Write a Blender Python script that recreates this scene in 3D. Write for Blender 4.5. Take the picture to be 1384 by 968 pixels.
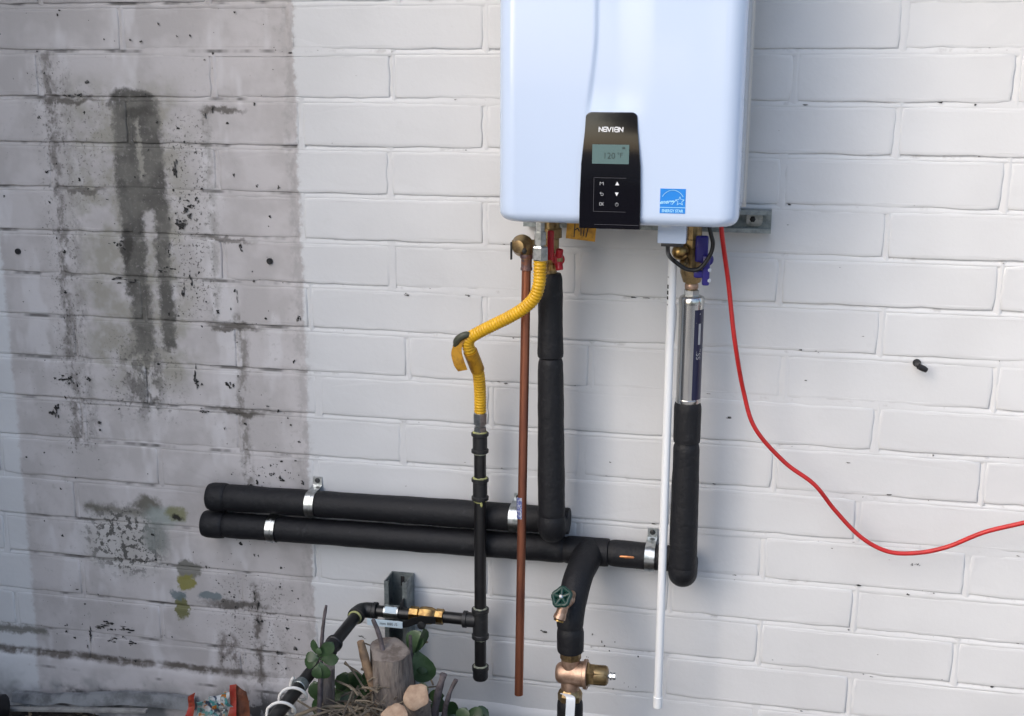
import bpy, bmesh, math, random
from mathutils import Vector, Matrix, noise
R = math.radians
random.seed(7)
scene = bpy.context.scene
for o in list(bpy.data.objects):
    bpy.data.objects.remove(o)
COL = scene.collection

# ------------------------------------------------------------------ camera
# metres: x along the wall, y = 0 is the wall face (negative y towards the viewer), z = 0 is the soil
cd = bpy.data.cameras.new("camera")
cam = bpy.data.objects.new("camera", cd)
COL.objects.link(cam)
cd.sensor_width = 36.0
cd.lens = 36.0 * 1611.75 / 1384.0
cd.clip_start = 0.02
cd.clip_end = 500
right = Vector((0.97760514, 0.21040439, 0.00426495))
up = -Vector((0.05154893, -0.21976547, -0.97418984))
fwd = Vector((-0.20403653, 0.95259285, -0.22568997))
m = Matrix((right, up, -fwd)).transposed().to_4x4()
m.translation = Vector((-0.0326, -2.4929, 1.5780))
cam.matrix_world = m
scene.camera = cam

# ------------------------------------------------------------------ sky, sun, exposure
SUN_AZ = R(-44)      # left of the wall's normal
SUN_EL = R(35)
world = bpy.data.worlds.new("World")
scene.world = world
world.use_nodes = True
nt = world.node_tree
bg = nt.nodes["Background"]
sky = nt.nodes.new("ShaderNodeTexSky")
sky.sky_type = 'NISHITA'
sky.sun_disc = False
sky.sun_elevation = SUN_EL
sky.air_density = 1.0
sky.dust_density = 3.0
sky.ozone_density = 1.0
nt.links.new(sky.outputs[0], bg.inputs[0])
bg.inputs[1].default_value = 0.15
sd = bpy.data.lights.new("sun", 'SUN')
sun = bpy.data.objects.new("sun", sd)
COL.objects.link(sun)
sd.energy = 1.1
sd.angle = R(75)
sd.color = (1.0, 0.985, 0.97)
sun_dir = Vector((math.sin(SUN_AZ) * math.cos(SUN_EL), -math.cos(SUN_AZ) * math.cos(SUN_EL), math.sin(SUN_EL)))
sun.rotation_euler = sun_dir.to_track_quat('Z', 'Y').to_euler()
sun.location = (-3, -6, 6)
sky.sun_rotation = math.atan2(sun_dir.x, sun_dir.y)
scene.view_settings.view_transform = 'Standard'
scene.view_settings.look = 'None'
scene.view_settings.gamma = 1.0
scene.view_settings.use_curve_mapping = False
scene.view_settings.exposure = 0.86

# ------------------------------------------------------------------ mesh helpers
WO = {}          # world origin of every object

def frame(d):
    d = Vector(d).normalized()
    a = Vector((0, 0, 1)) if abs(d.z) < 0.9 else Vector((1, 0, 0))
    u = d.cross(a).normalized()
    return d, u, d.cross(u).normalized()

class MB:
    def __init__(s):
        s.v = []; s.f = []
    def add(s, vs, fs):
        n = len(s.v)
        s.v += [Vector(a) for a in vs]
        s.f += [[i + n for i in f] for f in fs]
        return s
    def box(s, lo, hi, bev=0.0, seg=2):
        bm = bmesh.new()
        bmesh.ops.create_cube(bm, size=1)
        c = [(a + b) / 2 for a, b in zip(lo, hi)]; d = [abs(b - a) for a, b in zip(lo, hi)]
        for v in bm.verts:
            v.co = Vector((c[0] + v.co.x * d[0], c[1] + v.co.y * d[1], c[2] + v.co.z * d[2]))
        if bev > 0:
            bmesh.ops.bevel(bm, geom=bm.edges[:], offset=bev, segments=seg, profile=.5, affect='EDGES')
        bm.verts.index_update()
        s.add([v.co.copy() for v in bm.verts], [[v.index for v in f.verts] for f in bm.faces])
        bm.free(); return s
    def lathe(s, A, axis, prof, seg=28, rot=0.0, sq=None):
        """prof: (distance along axis, radius); closed with caps"""
        A = Vector(A); d, u, w = frame(axis)
        n = len(s.v)
        for t, r in prof:
            for k in range(seg):
                a = rot + 2 * math.pi * k / seg
                s.v.append(A + d * t + (u * math.cos(a) + w * math.sin(a)) * r)
        for i in range(len(prof) - 1):
            for k in range(seg):
                k2 = (k + 1) % seg
                s.f.append([n + i * seg + k, n + i * seg + k2, n + (i + 1) * seg + k2, n + (i + 1) * seg + k])
        s.f.append([n + k for k in range(seg)][::-1])
        s.f.append([n + (len(prof) - 1) * seg + k for k in range(seg)])
        return s
    def tube(s, path, r, seg=16, caps=True, squash=None):
        P = [Vector(p) for p in path]; N = len(P)
        rr = r if isinstance(r, (list, tuple)) else [r] * N
        n = len(s.v); u = None
        for i in range(N):
            t = (P[min(i + 1, N - 1)] - P[max(i - 1, 0)]).normalized()
            if u is None:
                _, u, _ = frame(t)
            else:
                u = (u - t * u.dot(t)).normalized()
            w = t.cross(u)
            for k in range(seg):
                a = 2 * math.pi * k / seg
                s.v.append(P[i] + (u * math.cos(a) + w * math.sin(a)) * rr[i])
        for i in range(N - 1):
            for k in range(seg):
                k2 = (k + 1) % seg
                s.f.append([n + i * seg + k, n + i * seg + k2, n + (i + 1) * seg + k2, n + (i + 1) * seg + k])
        if caps:
            s.f.append([n + k for k in range(seg)][::-1])
            s.f.append([n + (N - 1) * seg + k for k in range(seg)])
        return s
    def ribbon(s, path, nrm, width, thick, wdir=None):
        """flat bar along path, width across, thickness along nrm (list per point)"""
        P = [Vector(p) for p in path]; N = len(P); n = len(s.v)
        for i in range(N):
            t = (P[min(i + 1, N - 1)] - P[max(i - 1, 0)]).normalized()
            k = Vector(nrm[i] if isinstance(nrm[0], (list, tuple, Vector)) else nrm).normalized()
            w = Vector(wdir) if wdir else t.cross(k).normalized()
            for a, b in ((-1, 0), (1, 0), (1, 1), (-1, 1)):
                s.v.append(P[i] + w * a * width / 2 + k * b * thick)
        for i in range(N - 1):
            for a in range(4):
                b = (a + 1) % 4
                s.f.append([n + i * 4 + a, n + i * 4 + b, n + (i + 1) * 4 + b, n + (i + 1) * 4 + a])
        s.f.append([n + 3, n + 2, n + 1, n]); e = n + (N - 1) * 4
        s.f.append([e, e + 1, e + 2, e + 3])
        return s
    def prism(s, outline, org, ux, uz, uy, depth):
        """2-D outline extruded by depth along uy"""
        org = Vector(org); ux = Vector(ux); uz = Vector(uz); uy = Vector(uy)
        n = len(s.v); k = len(outline)
        for dd in (0, depth):
            for a, b in outline:
                s.v.append(org + ux * a + uz * b + uy * dd)
        s.f.append(list(range(n, n + k))); s.f.append([n + k + i for i in range(k)][::-1])
        for i in range(k):
            j = (i + 1) % k
            s.f.append([n + i, n + k + i, n + k + j, n + j])
        return s
    def build(s, name, mat, parent=None, smooth=38, loc=None, fixn=True):
        me = bpy.data.meshes.new(name)
        xs = [v.x for v in s.v]; ys = [v.y for v in s.v]; zs = [v.z for v in s.v]
        o0 = Vector(loc) if loc else Vector(((min(xs) + max(xs)) / 2, (min(ys) + max(ys)) / 2, min(zs)))
        me.from_pydata([v - o0 for v in s.v], [], s.f)
        if fixn:
            bm = bmesh.new(); bm.from_mesh(me)
            bmesh.ops.recalc_face_normals(bm, faces=bm.faces[:])
            bm.to_mesh(me); bm.free()
        if smooth:
            me.shade_smooth(); me.set_sharp_from_angle(angle=R(smooth))
        me.materials.append(mat)
        o = bpy.data.objects.new(name, me); COL.objects.link(o)
        WO[o.name] = o0
        if parent is not None:
            o.parent = parent; o.location = o0 - WO[parent.name]
        else:
            o.location = o0
        return o

def tag(o, label=None, cat=None, group=None, kind=None):
    for k, v in (("label", label), ("category", cat), ("group", group), ("kind", kind)):
        if v: o[k] = v
    return o

def thing(name, loc, label, cat, group=None):
    o = bpy.data.objects.new(name, None); COL.objects.link(o)
    o.location = loc; o.empty_display_size = 0.05
    WO[o.name] = Vector(loc)
    return tag(o, label, cat, group)

def smooth_path(pts, n=8):
    P = [Vector(p) for p in pts]; out = []
    for i in range(len(P) - 1):
        p0 = P[max(i - 1, 0)]; p1 = P[i]; p2 = P[i + 1]; p3 = P[min(i + 2, len(P) - 1)]
        for k in range(n):
            t = k / n
            out.append(0.5 * ((2 * p1) + (p2 - p0) * t + (2 * p0 - 5 * p1 + 4 * p2 - p3) * t * t + (3 * p1 - p0 - 3 * p2 + p3) * t ** 3))
    out.append(P[-1]); return out

def resample(P, step):
    out = [P[0]]; acc = 0
    for a, b in zip(P, P[1:]):
        L = (b - a).length
        if L < 1e-9: continue
        t = step - acc
        while t <= L:
            out.append(a + (b - a) * (t / L)); t += step
        acc = L - (t - step)
    out.append(P[-1]); return out

def text_mesh(body, size, bold=0.0, shear=0.0):
    c = bpy.data.curves.new("t", 'FONT'); c.body = body; c.size = size
    c.align_x = 'CENTER'; c.align_y = 'CENTER'; c.offset = bold; c.shear = shear; c.resolution_u = 3
    o = bpy.data.objects.new("t", c); COL.objects.link(o)
    dg = bpy.context.evaluated_depsgraph_get()
    me = bpy.data.meshes.new_from_object(o.evaluated_get(dg))
    v = [tuple(x.co) for x in me.vertices]; f = [list(p.vertices) for p in me.polygons]
    bpy.data.objects.remove(o); bpy.data.curves.remove(c); bpy.data.meshes.remove(me)
    return v, f

def lettering(name, body, size, org, ux, uz, mat, parent, bold=0.0, shear=0.0, sx=1.0):
    v, f = text_mesh(body, size, bold, shear)
    org = Vector(org); ux = Vector(ux).normalized(); uz = Vector(uz).normalized()
    b = MB().add([org + ux * a[0] * sx + uz * a[1] for a in v], f)
    return b.build(name, mat, parent, smooth=None, fixn=False)

def strokes(b, segs, wid, org, ux, uz):
    """flat strokes: list of polylines in the plane"""
    org = Vector(org); ux = Vector(ux); uz = Vector(uz)
    for pl in segs:
        for (x0, z0), (x1, z1) in zip(pl, pl[1:]):
            d = Vector((x1 - x0, z1 - z0)); L = d.length
            if L < 1e-9: continue
            d /= L; n = Vector((-d.y, d.x)) * wid / 2; e = d * wid * .3
            q = [(x0 - e.x + n.x, z0 - e.y + n.y), (x0 - e.x - n.x, z0 - e.y - n.y), (x1 + e.x - n.x, z1 + e.y - n.y), (x1 + e.x + n.x, z1 + e.y + n.y)]
            b.add([org + ux * a + uz * c for a, c in q], [[0, 1, 2, 3]])
    return b

# ------------------------------------------------------------------ material helpers
class X:
    """tiny expression wrapper over math nodes"""
    def __init__(s, t, sock): s.t = t; s.s = sock
    def op(s, o, b=None, c=None):
        n = s.t.nodes.new("ShaderNodeMath"); n.operation = o
        for i, q in enumerate((s, b, c)):
            if q is None: continue
            if isinstance(q, X): s.t.links.new(q.s, n.inputs[i])
            else: n.inputs[i].default_value = q
        return X(s.t, n.outputs[0])
    def __add__(s, b): return s.op('ADD', b)
    def __radd__(s, b): return s.op('ADD', b)
    def __sub__(s, b): return s.op('SUBTRACT', b)
    def __rsub__(s, b): return s.op('MULTIPLY', -1.0).op('ADD', b)
    def __mul__(s, b): return s.op('MULTIPLY', b)
    def __rmul__(s, b): return s.op('MULTIPLY', b)
    def max(s, b): return s.op('MAXIMUM', b)
    def min(s, b): return s.op('MINIMUM', b)
    def ss(s, a, b):
        inv = a > b
        if inv: a, b = b, a
        n = s.t.nodes.new("ShaderNodeMapRange"); n.interpolation_type = 'SMOOTHSTEP'
        s.t.links.new(s.s, n.inputs['Value'])
        n.inputs['From Min'].default_value = a; n.inputs['From Max'].default_value = b
        n.inputs['To Min'].default_value = 1.0 if inv else 0.0; n.inputs['To Max'].default_value = 0.0 if inv else 1.0
        return X(s.t, n.outputs[0])

def nnoise(t, vec, scale, detail=3, rough=.55, stretch=None):
    if stretch:
        mp = t.nodes.new("ShaderNodeMapping"); mp.inputs['Scale'].default_value = stretch
        t.links.new(vec, mp.inputs[0]); vec = mp.outputs[0]
    n = t.nodes.new("ShaderNodeTexNoise"); n.inputs['Scale'].default_value = scale
    n.inputs['Detail'].default_value = detail; n.inputs['Roughness'].default_value = rough
    t.links.new(vec, n.inputs['Vector'])
    return X(t, n.outputs['Fac'])

def mixc(t, a, b, f):
    n = t.nodes.new("ShaderNodeMix"); n.data_type = 'RGBA'
    for q, i in ((a, 6), (b, 7)):
        if isinstance(q, (tuple, list)): n.inputs[i].default_value = (*q, 1)
        else: t.links.new(q, n.inputs[i])
    if isinstance(f, X): t.links.new(f.s, n.inputs[0])
    else: n.inputs[0].default_value = f
    return n.outputs[2]

def bump(t, h, strength, dist, prev=None):
    n = t.nodes.new("ShaderNodeBump"); n.inputs['Strength'].default_value = strength; n.inputs['Distance'].default_value = dist
    t.links.new(h.s, n.inputs['Height'])
    if prev: t.links.new(prev, n.inputs['Normal'])
    return n.outputs[0]

def mat(name, col, rough=.5, metal=0.0, col2=None, scale=20, lo=.4, hi=.65, rvar=0.0, bscale=0, bstr=.3, bdist=.002, coat=0.0, stretch=None, spec=None, detail=4):
    M = bpy.data.materials.new(name); M.use_nodes = True; t = M.node_tree
    p = t.nodes["Principled BSDF"]
    p.inputs['Base Color'].default_value = (*col, 1); p.inputs['Roughness'].default_value = rough; p.inputs['Metallic'].default_value = metal
    if coat: p.inputs['Coat Weight'].default_value = coat; p.inputs['Coat Roughness'].default_value = .06
    if spec is not None: p.inputs['Specular IOR Level'].default_value = spec
    g = t.nodes.new("ShaderNodeNewGeometry").outputs['Position']
    if col2:
        n = nnoise(t, g, scale, detail, .6, stretch).ss(lo, hi)
        t.links.new(mixc(t, col, col2, n), p.inputs['Base Color'])
        if rvar:
            t.links.new((n * rvar + rough).s, p.inputs['Roughness'])
    if bscale:
        t.links.new(bump(t, nnoise(t, g, bscale, 4, .6, stretch), bstr, bdist), p.inputs['Normal'])
    return M

M_ = {}
M_['heater'] = mat("heater_white", (.52, .62, .79), .20, coat=.6)
M_['chassis'] = mat("chassis_white", (.62, .60, .57), .45)
M_['panel'] = mat("panel_black", (.006, .006, .009), .08, coat=.5)
M_['lcd'] = mat("lcd_green", (.10, .165, .165), .25)
M_['lcdink'] = mat("lcd_ink", (.03, .055, .055), .4)
M_['print'] = mat("white_print", (.75, .76, .78), .5)
M_['greyprint'] = mat("grey_print", (.38, .39, .41), .5)
M_['lineprint'] = mat("line_print", (.05, .05, .06), .5)
M_['blue_sticker'] = mat("blue_sticker", (.012, .21, .66), .35)
M_['pale_print'] = mat("pale_blue_print", (.35, .68, .92), .4)
M_['foam'] = mat("black_foam", (.0080, .0085, .011), .60, col2=(.026, .027, .031), scale=55, lo=.58, hi=.82, bscale=90, bstr=.5, bdist=.004, stretch=(1, 1, 1), spec=.35)
M_['iron'] = mat("black_iron", (.009, .009, .010), .36, col2=(.024, .023, .023), scale=40, lo=.5, hi=.8, rvar=.2, bscale=160, bstr=.15, bdist=.001)
M_['fitting'] = mat("malleable_iron", (.022, .023, .025), .48, .3, col2=(.05, .05, .05), scale=60, lo=.5, hi=.8, bscale=220, bstr=.35, bdist=.001)
M_['dope'] = mat("yellow_thread_sealant", (.42, .43, .16), .7, col2=(.25, .26, .14), scale=120)
M_['greydope'] = mat("grey_thread_sealant", (.34, .36, .27), .7, col2=(.16, .17, .15), scale=120)
M_['flex'] = mat("yellow_coating", (.72, .41, .012), .40, col2=(.60, .33, .01), scale=30)
M_['tagyel'] = mat("yellow_tag", (.50, .25, .012), .5, col2=(.30, .14, .01), scale=60)
M_['tagdark'] = mat("tag_dark", (.06, .065, .045), .5)
M_['zinc'] = mat("zinc_steel", (.55, .57, .58), .28, 1.0, col2=(.36, .39, .39), scale=70)
M_['galv'] = mat("galvanised_strut", (.30, .335, .34), .42, .8, col2=(.20, .225, .23), scale=50, rvar=.15)
M_['copper'] = mat("weathered_copper", (.36, .135, .075), .40, .75, col2=(.21, .08, .055), scale=9, lo=.35, hi=.7, rvar=.12, stretch=(3, 3, .6))
M_['solder'] = mat("copper_cup", (.20, .14, .15), .45, .7, col2=(.32, .15, .10), scale=80)
M_['brass'] = mat("brass", (.44, .29, .11), .33, 1.0, col2=(.22, .13, .055), scale=75)
M_['oldbrass'] = mat("dull_brass", (.33, .24, .12), .38, .9, col2=(.20, .14, .075), scale=60)
M_['bronze'] = mat("bronze_body", (.46, .315, .235), .42, .75, col2=(.33, .215, .155), scale=70, bscale=300, bstr=.25, bdist=.001)
M_['pvc'] = mat("white_pvc", (.78, .80, .82), .35)
M_['ink'] = mat("black_ink", (.015, .015, .018), .6)
M_['flake'] = mat("bare_spot", (.022, .021, .020), .8, col2=(.13, .125, .12), scale=60, lo=.5, hi=.62)
M_['newcopper'] = mat("bright_copper", (.62, .25, .10), .35, .6)
M_['red'] = mat("red_plastic", (.42, .010, .020), .32)
M_['blue'] = mat("blue_plastic", (.022, .016, .20), .32)
M_['green'] = mat("green_wheel", (.003, .034, .026), .35)
M_['cord'] = mat("red_cord", (.50, .020, .020), .42, col2=(.42, .016, .016), scale=50)
M_['cable'] = mat("black_cable", (.012, .012, .013), .4)
M_['whitecable'] = mat("white_cable", (.72, .70, .66), .5)
M_['steel'] = mat("stainless", (.56, .55, .53), .22, 1.0, col2=(.46, .46, .45), scale=30, stretch=(6, 6, .3))
M_['navy'] = mat("navy_label", (.010, .012, .045), .3)
M_['label'] = mat("pale_label", (.52, .63, .70), .5)
M_['bluelab'] = mat("blue_label", (.10, .12, .30), .5, col2=(.45, .47, .52), scale=220, lo=.5, hi=.6)
M_['lever'] = mat("white_lever", (.70, .74, .78), .4)
M_['bark'] = mat("bark", (.23, .195, .17), .85, col2=(.095, .078, .07), scale=30, lo=.35, hi=.7, bscale=60, bstr=.9, bdist=.006, stretch=(2.5, 2.5, .5))
M_['cutwood'] = mat("cut_wood", (.45, .33, .235), .75, col2=(.29, .19, .13), scale=38, lo=.35, hi=.7, bscale=150, bstr=.4, bdist=.002)
M_['oldcut'] = mat("grey_cut_wood", (.24, .205, .18), .85, col2=(.13, .105, .09), scale=40, bscale=90, bstr=.6, bdist=.003)
M_['stick'] = mat("dry_stick", (.30, .20, .12), .8, col2=(.18, .12, .08), scale=40, bscale=90, bstr=.6, bdist=.003)
M_['twig'] = mat("grey_twig", (.13, .11, .115), .85, col2=(.07, .058, .06), scale=60)
M_['leaf'] = mat("succulent_leaf", (.022, .050, .017), .40, col2=(.036, .075, .028), scale=40)
M_['leafpale'] = mat("pale_leaf", (.075, .125, .060), .42, col2=(.045, .085, .035), scale=40)
M_['soil'] = mat("dark_soil", (.022, .017, .014), .95, col2=(.05, .039, .03), scale=26, bscale=45, bstr=1, bdist=.02)
M_['litter'] = mat("dry_litter", (.17, .13, .085), .85, col2=(.07, .052, .036), scale=9, lo=.4, hi=.6)
M_['straw'] = mat("dry_straw", (.20, .165, .12), .8, col2=(.07, .058, .045), scale=12)
M_['edging'] = mat("grey_edging", (.26, .27, .28), .55, col2=(.12, .125, .13), scale=18, bscale=60, bstr=.4, bdist=.003)
M_['paleboard'] = mat("pale_board", (.36, .35, .33), .7, col2=(.22, .21, .20), scale=24)
M_['blackplast'] = mat("black_rubber", (.014, .013, .015), .5)
M_['packred'] = mat("packet_red", (.48, .05, .035), .4, col2=(.40, .09, .05), scale=40)
M_['rust'] = mat("rusty_card", (.23, .075, .035), .8, col2=(.13, .05, .03), scale=40)
M_['render'] = mat("beige_render", (.42, .39, .33), .9, col2=(.36, .33, .28), scale=4)
M_['brownrender'] = mat("dark_render", (.20, .195, .20), .9, col2=(.16, .155, .16), scale=4)
M_['hedge'] = mat("hedge_leaf", (.030, .055, .018), .6, col2=(.05, .085, .03), scale=8)
M_['paving'] = mat("yard_concrete", (.47, .455, .43), .9, col2=(.38, .37, .345), scale=3)

def packet_material():
    M = bpy.data.materials.new("printed_packet"); M.use_nodes = True; t = M.node_tree
    p = t.nodes["Principled BSDF"]; p.inputs['Roughness'].default_value = .35
    g = t.nodes.new("ShaderNodeNewGeometry").outputs['Position']
    c = mixc(t, (.60, .62, .62), (.10, .36, .36), nnoise(t, g, 38, 3).ss(.50, .56))
    c = mixc(t, c, (.55, .20, .04), nnoise(t, g, 45, 3, .5, (1, 1, 1.4)).ss(.56, .62))
    c = mixc(t, c, (.06, .08, .12), nnoise(t, g, 55, 3, .5, (1.3, 1, 1)).ss(.57, .63))
    c = mixc(t, c, (.16, .13, .09), nnoise(t, g, 16, 3).ss(.48, .66) * .7)
    t.links.new(c, p.inputs['Base Color'])
    return M
M_['packet'] = packet_material()

# ---- painted block wall: paint, old weathered patch, drips, moss (all fixed to the wall)
def wall_material(name, stained):
    M = bpy.data.materials.new(name); M.use_nodes = True; t = M.node_tree
    p = t.nodes["Principled BSDF"]; p.inputs['Roughness'].default_value = .62
    p.inputs['Specular IOR Level'].default_value = .3
    g = t.nodes.new("ShaderNodeNewGeometry").outputs['Position']
    sp = t.nodes.new("ShaderNodeSeparateXYZ"); t.links.new(g, sp.inputs[0])
    x = X(t, sp.outputs[0]); z = X(t, sp.outputs[2])
    n3 = nnoise(t, g, 3.2, 2); n24 = nnoise(t, g, 24, 4, .68)
    fr = ((1.742 - z) * (1 / .1016)).op('FRACT')
    jm = (fr - .5).op('ABSOLUTE').ss(.445, .485)
    clean = mixc(t, CLEAN_A, CLEAN_B, n3.ss(.35, .65))
    clean = mixc(t, clean, (.58, .58, .58), n24.ss(.60, .80) * .5)
    c = mixc(t, clean, (.33, .32, .32), jm * n24.ss(.55, .70) * .40)
    if stained:
        n9 = nnoise(t, g, 9, 3); n14 = nnoise(t, g, 14, 3, .6); n30 = nnoise(t, g, 31, 3, .65, (1.2, 1, .8)); n60 = nnoise(t, g, 62, 3, .65)
        nJ = nnoise(t, g, 10, 3, .6, (1, 1, .35))
        n130 = nnoise(t, g, 135, 2, .6)
        u = x + (n9 - .5) * .036 + (n60 - .5) * .034 + (n130 - .5) * .012
        v = z + (n14 - .5) * .044 + (n30 - .5) * .030 + (n130 - .5) * .010
        def box(x0, x1, z0, z1, s=.012):
            return u.ss(x0 - s, x0 + s) * u.ss(x1 + s, x1 - s) * v.ss(z0 - s, z0 + s) * v.ss(z1 + s, z1 - s)
        def ell(cx, cz, rx, rz, s=.35):
            a = (u - cx) * (1 / rx); b = (v - cz) * (1 / rz)
            return (a * a + b * b).op('SQRT').ss(1 + s, 1 - s)
        xe = x + (n60 - .5) * .024 + (n9 - .5) * .016
        zone = xe.ss(-1.812, -1.798) * xe.ss(-1.046, -1.053)
        old = mixc(t, OLD_A, OLD_B, n9.ss(.40, .60))
        old = mixc(t, old, OLD_C, nJ.ss(.54, .64) * .65)
        old = mixc(t, old, (.30, .29, .275), n60.ss(.56, .74) * n3.ss(.40, .60) * .45)
        c = mixc(t, c, old, zone)
        c = mixc(t, c, (.075, .070, .064), jm * zone * nJ.ss(.47, .64) * .85)
        grime = n30.ss(.38, .56)
        for x0, w, z0, z1, k, col in ((-1.643, .014, .72, 1.64, .85, (.19, .175, .165)), (-1.605, .014, .70, 1.60, .50, (.24, .225, .215)), (-1.205, .011, .62, 1.06, .75, (.17, .155, .14)),
                                      (-1.262, .010, 1.02, 1.52, .50, (.20, .19, .17)), (-1.196, .010, .10, .40, .90, (.11, .095, .085)), (-1.278, .026, .165, .255, .80, (.14, .12, .11)), (-1.060, .012, .20, 1.74, .40, (.27, .255, .25))):
            c = mixc(t, c, col, box(x0 - w, x0 + w, z0, z1, .010) * grime * k)
        c = mixc(t, c, (.31, .295, .25), box(-1.60, -1.32, .88, 1.57, .05) * n14.ss(.36, .60) * .85)
        # main drip
        head = ell(-1.437, 1.528, .064, .030, .18)
        body = box(-1.489, -1.372, 1.285, 1.535, .009)
        left = box(-1.488, -1.428, 1.08, 1.32, .009)
        low = box(-1.474, -1.424, .955, 1.12, .010)
        rgt = box(-1.404, -1.368, .965, 1.32, .008)
        tail = ell(-1.455, .90, .048, .10, .4) * n30.ss(.40, .54) * .8
        drip = head.max(body).max(left).max(low).max(rgt).max(tail)
        dk = mixc(t, (.085, .081, .073), (.145, .139, .126), n14.ss(.40, .60))
        dk = mixc(t, dk, (.33, .315, .275), box(-1.436, -1.426, 1.36, 1.50, .004) * .8)
        c = mixc(t, c, dk, drip * (n24.ss(.30, .46) * .30 + .66) * (n130.ss(.30, .42) * .25 + .75))
        c = mixc(t, c, (.055, .052, .046), ell(-1.432, 1.508, .036, .013, .5) * .7)
        c = mixc(t, c, (.045, .042, .038), ell(-1.480, 1.205, .014, .046, .4) * .8)
        spk = n130.ss(.56, .64)
        c = mixc(t, c, (.10, .095, .088), spk * (box(-1.36, -1.26, 1.05, 1.50, .03).max(box(-1.62, -1.50, 1.30, 1.56, .04) * .6).max(box(-1.55, -1.36, .80, 1.0, .04) * .8).max(box(-1.68, -1.60, .70, 1.62, .02) * .7).max(box(-1.30, -1.12, .16, .40, .04) * .8)) * n30.ss(.36, .54) * .85)
        # mid blotch with mould
        c = mixc(t, c, (.115, .108, .085), box(-1.635, -1.47, .538, .562, .012).max(ell(-1.47, .572, .036, .024, .4)) * .9)
        c = mixc(t, c, (.40, .39, .36), ell(-1.53, .47, .11, .08, .4) * .5)
        c = mixc(t, c, (.070, .068, .064), ell(-1.53, .475, .10, .085, .4) * n60.ss(.50, .56) * .9)
        c = mixc(t, c, (.22, .235, .22), ell(-1.452, .49, .034, .044, .4) * .85)
        c = mixc(t, c, (.29, .33, .31), ell(-1.428, .547, .05, .024, .5) * .8)
        c = mixc(t, c, (.20, .20, .085), ell(-1.393, .555, .028, .019, .4) * .8)
        c = mixc(t, c, (.025, .025, .02), ell(-1.391, .547, .012, .010, .4))
        # olive patch with grey filler
        c = mixc(t, c, (.18, .175, .155), ell(-1.366, .417, .031, .023, .18) * .95)
        c = mixc(t, c, (.23, .215, .06), ell(-1.374, .384, .026, .022, .2) * .95)
        c = mixc(t, c, (.15, .15, .06), ell(-1.392, .312, .018, .036, .18) * .95)
        c = mixc(t, c, (.13, .17, .185), ell(-1.398, .346, .022, .014, .25).max(ell(-1.315, .352, .032, .012, .25)) * .85)
        for (cx, cz, rx, rz, k) in ((-1.225, 1.515, .05, .007, .85), (-1.22, 1.026, .06, .008, .9), (-1.21, .822, .06, .010, .95), (-1.25, .334, .08, .010, .9), (-1.60, 1.532, .07, .008, .85), (-1.58, 1.332, .06, .006, .7), (-1.23, 1.228, .06, .006, .7)):
            c = mixc(t, c, (.095, .085, .075), ell(cx, cz, rx, rz, .5) * k)
        zz = z + (n9 - .5) * .020 + (n60 - .5) * .014
        c = mixc(t, c, (.11, .095, .082), zz.ss(.138, .148) * zz.ss(.166, .156) * u.ss(-1.10, -1.28) * (n30.ss(.30, .48) * .6 + .4) * n14.ss(.26, .50) * .95)
        c = mixc(t, c, (.15, .145, .125), box(-2.3, -1.77, .192, .214, .007) * .85)
        lowm = v.ss(.125, .035) * u.ss(-.75, -1.2)
        c = mixc(t, c, (.19, .20, .205), lowm * n9.ss(.40, .58) * .85)
        c = mixc(t, c, (.045, .05, .05), ell(-1.63, .048, .15, .024, .6) * n14.ss(.42, .52) * .9)
        c = mixc(t, c, (.09, .085, .08), ell(-1.19, .06, .12, .06, .6) * n30.ss(.45, .55) * .85)
    lowr = z.ss(.145, .06) * x.ss(-1.2, -.9)
    c = mixc(t, c, (.26, .255, .25), lowr * (n24.ss(.36, .60) * .45 + .5))
    t.links.new(c, p.inputs['Base Color'])
    t.links.new(bump(t, nnoise(t, g, 30, 4, .60), .24, .0050), p.inputs['Normal'])
    return M
CLEAN_A, CLEAN_B = (.652, .658, .666), (.605, .610, .618)
OLD_A, OLD_B, OLD_C = (.535, .508, .505), (.455, .430, .424), (.63, .612, .618)
M_['wall'] = wall_material("painted_block", False)
M_['stained'] = wall_material("stained_block", True)

# ================================================================== SETTING
# ground: one sheet, finely divided near the wall
def build_ground():
    b = MB()
    xs = [-60, -20, -8, -4] + [-3 + .06 * i for i in range(84)] + [3, 8, 20, 60]
    ys = [0.05 - .05 * i for i in range(26)] + [-1.6, -2.5, -4, -8, -20, -60]
    for y in ys:
        for xx in xs:
            zz = 0
            if -3.2 < xx < 2.2 and y > -1.5:
                zz = .016 * noise.noise(Vector((xx * 5, y * 5, 0))) + .009 * noise.noise(Vector((xx * 17, y * 17, 3))) - .006
            b.v.append(Vector((xx, y, zz)))
    n = len(xs)
    for j in range(len(ys) - 1):
        for i in range(n - 1):
            b.f.append([j * n + i, j * n + i + 1, (j + 1) * n + i + 1, (j + 1) * n + i])
    o = b.build("ground", M_['soil'], None, smooth=80, loc=(0, 0, 0))
    for poly in o.data.polygons:
        if poly.normal.z < 0: o.data.flip_normals(); break
    return tag(o, kind="structure", label="dark bare soil at the foot of the block wall", cat="soil")
build_ground()
pv = MB().box((-30, -40, -.05), (30, -1.15, .012)).build("paving", M_['paving'], None, smooth=None)  # unseen paving added to bounce light onto the lower wall
tag(pv, "added grey paved yard, out of view, bouncing light onto the wall", "paving", kind="structure")

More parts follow.
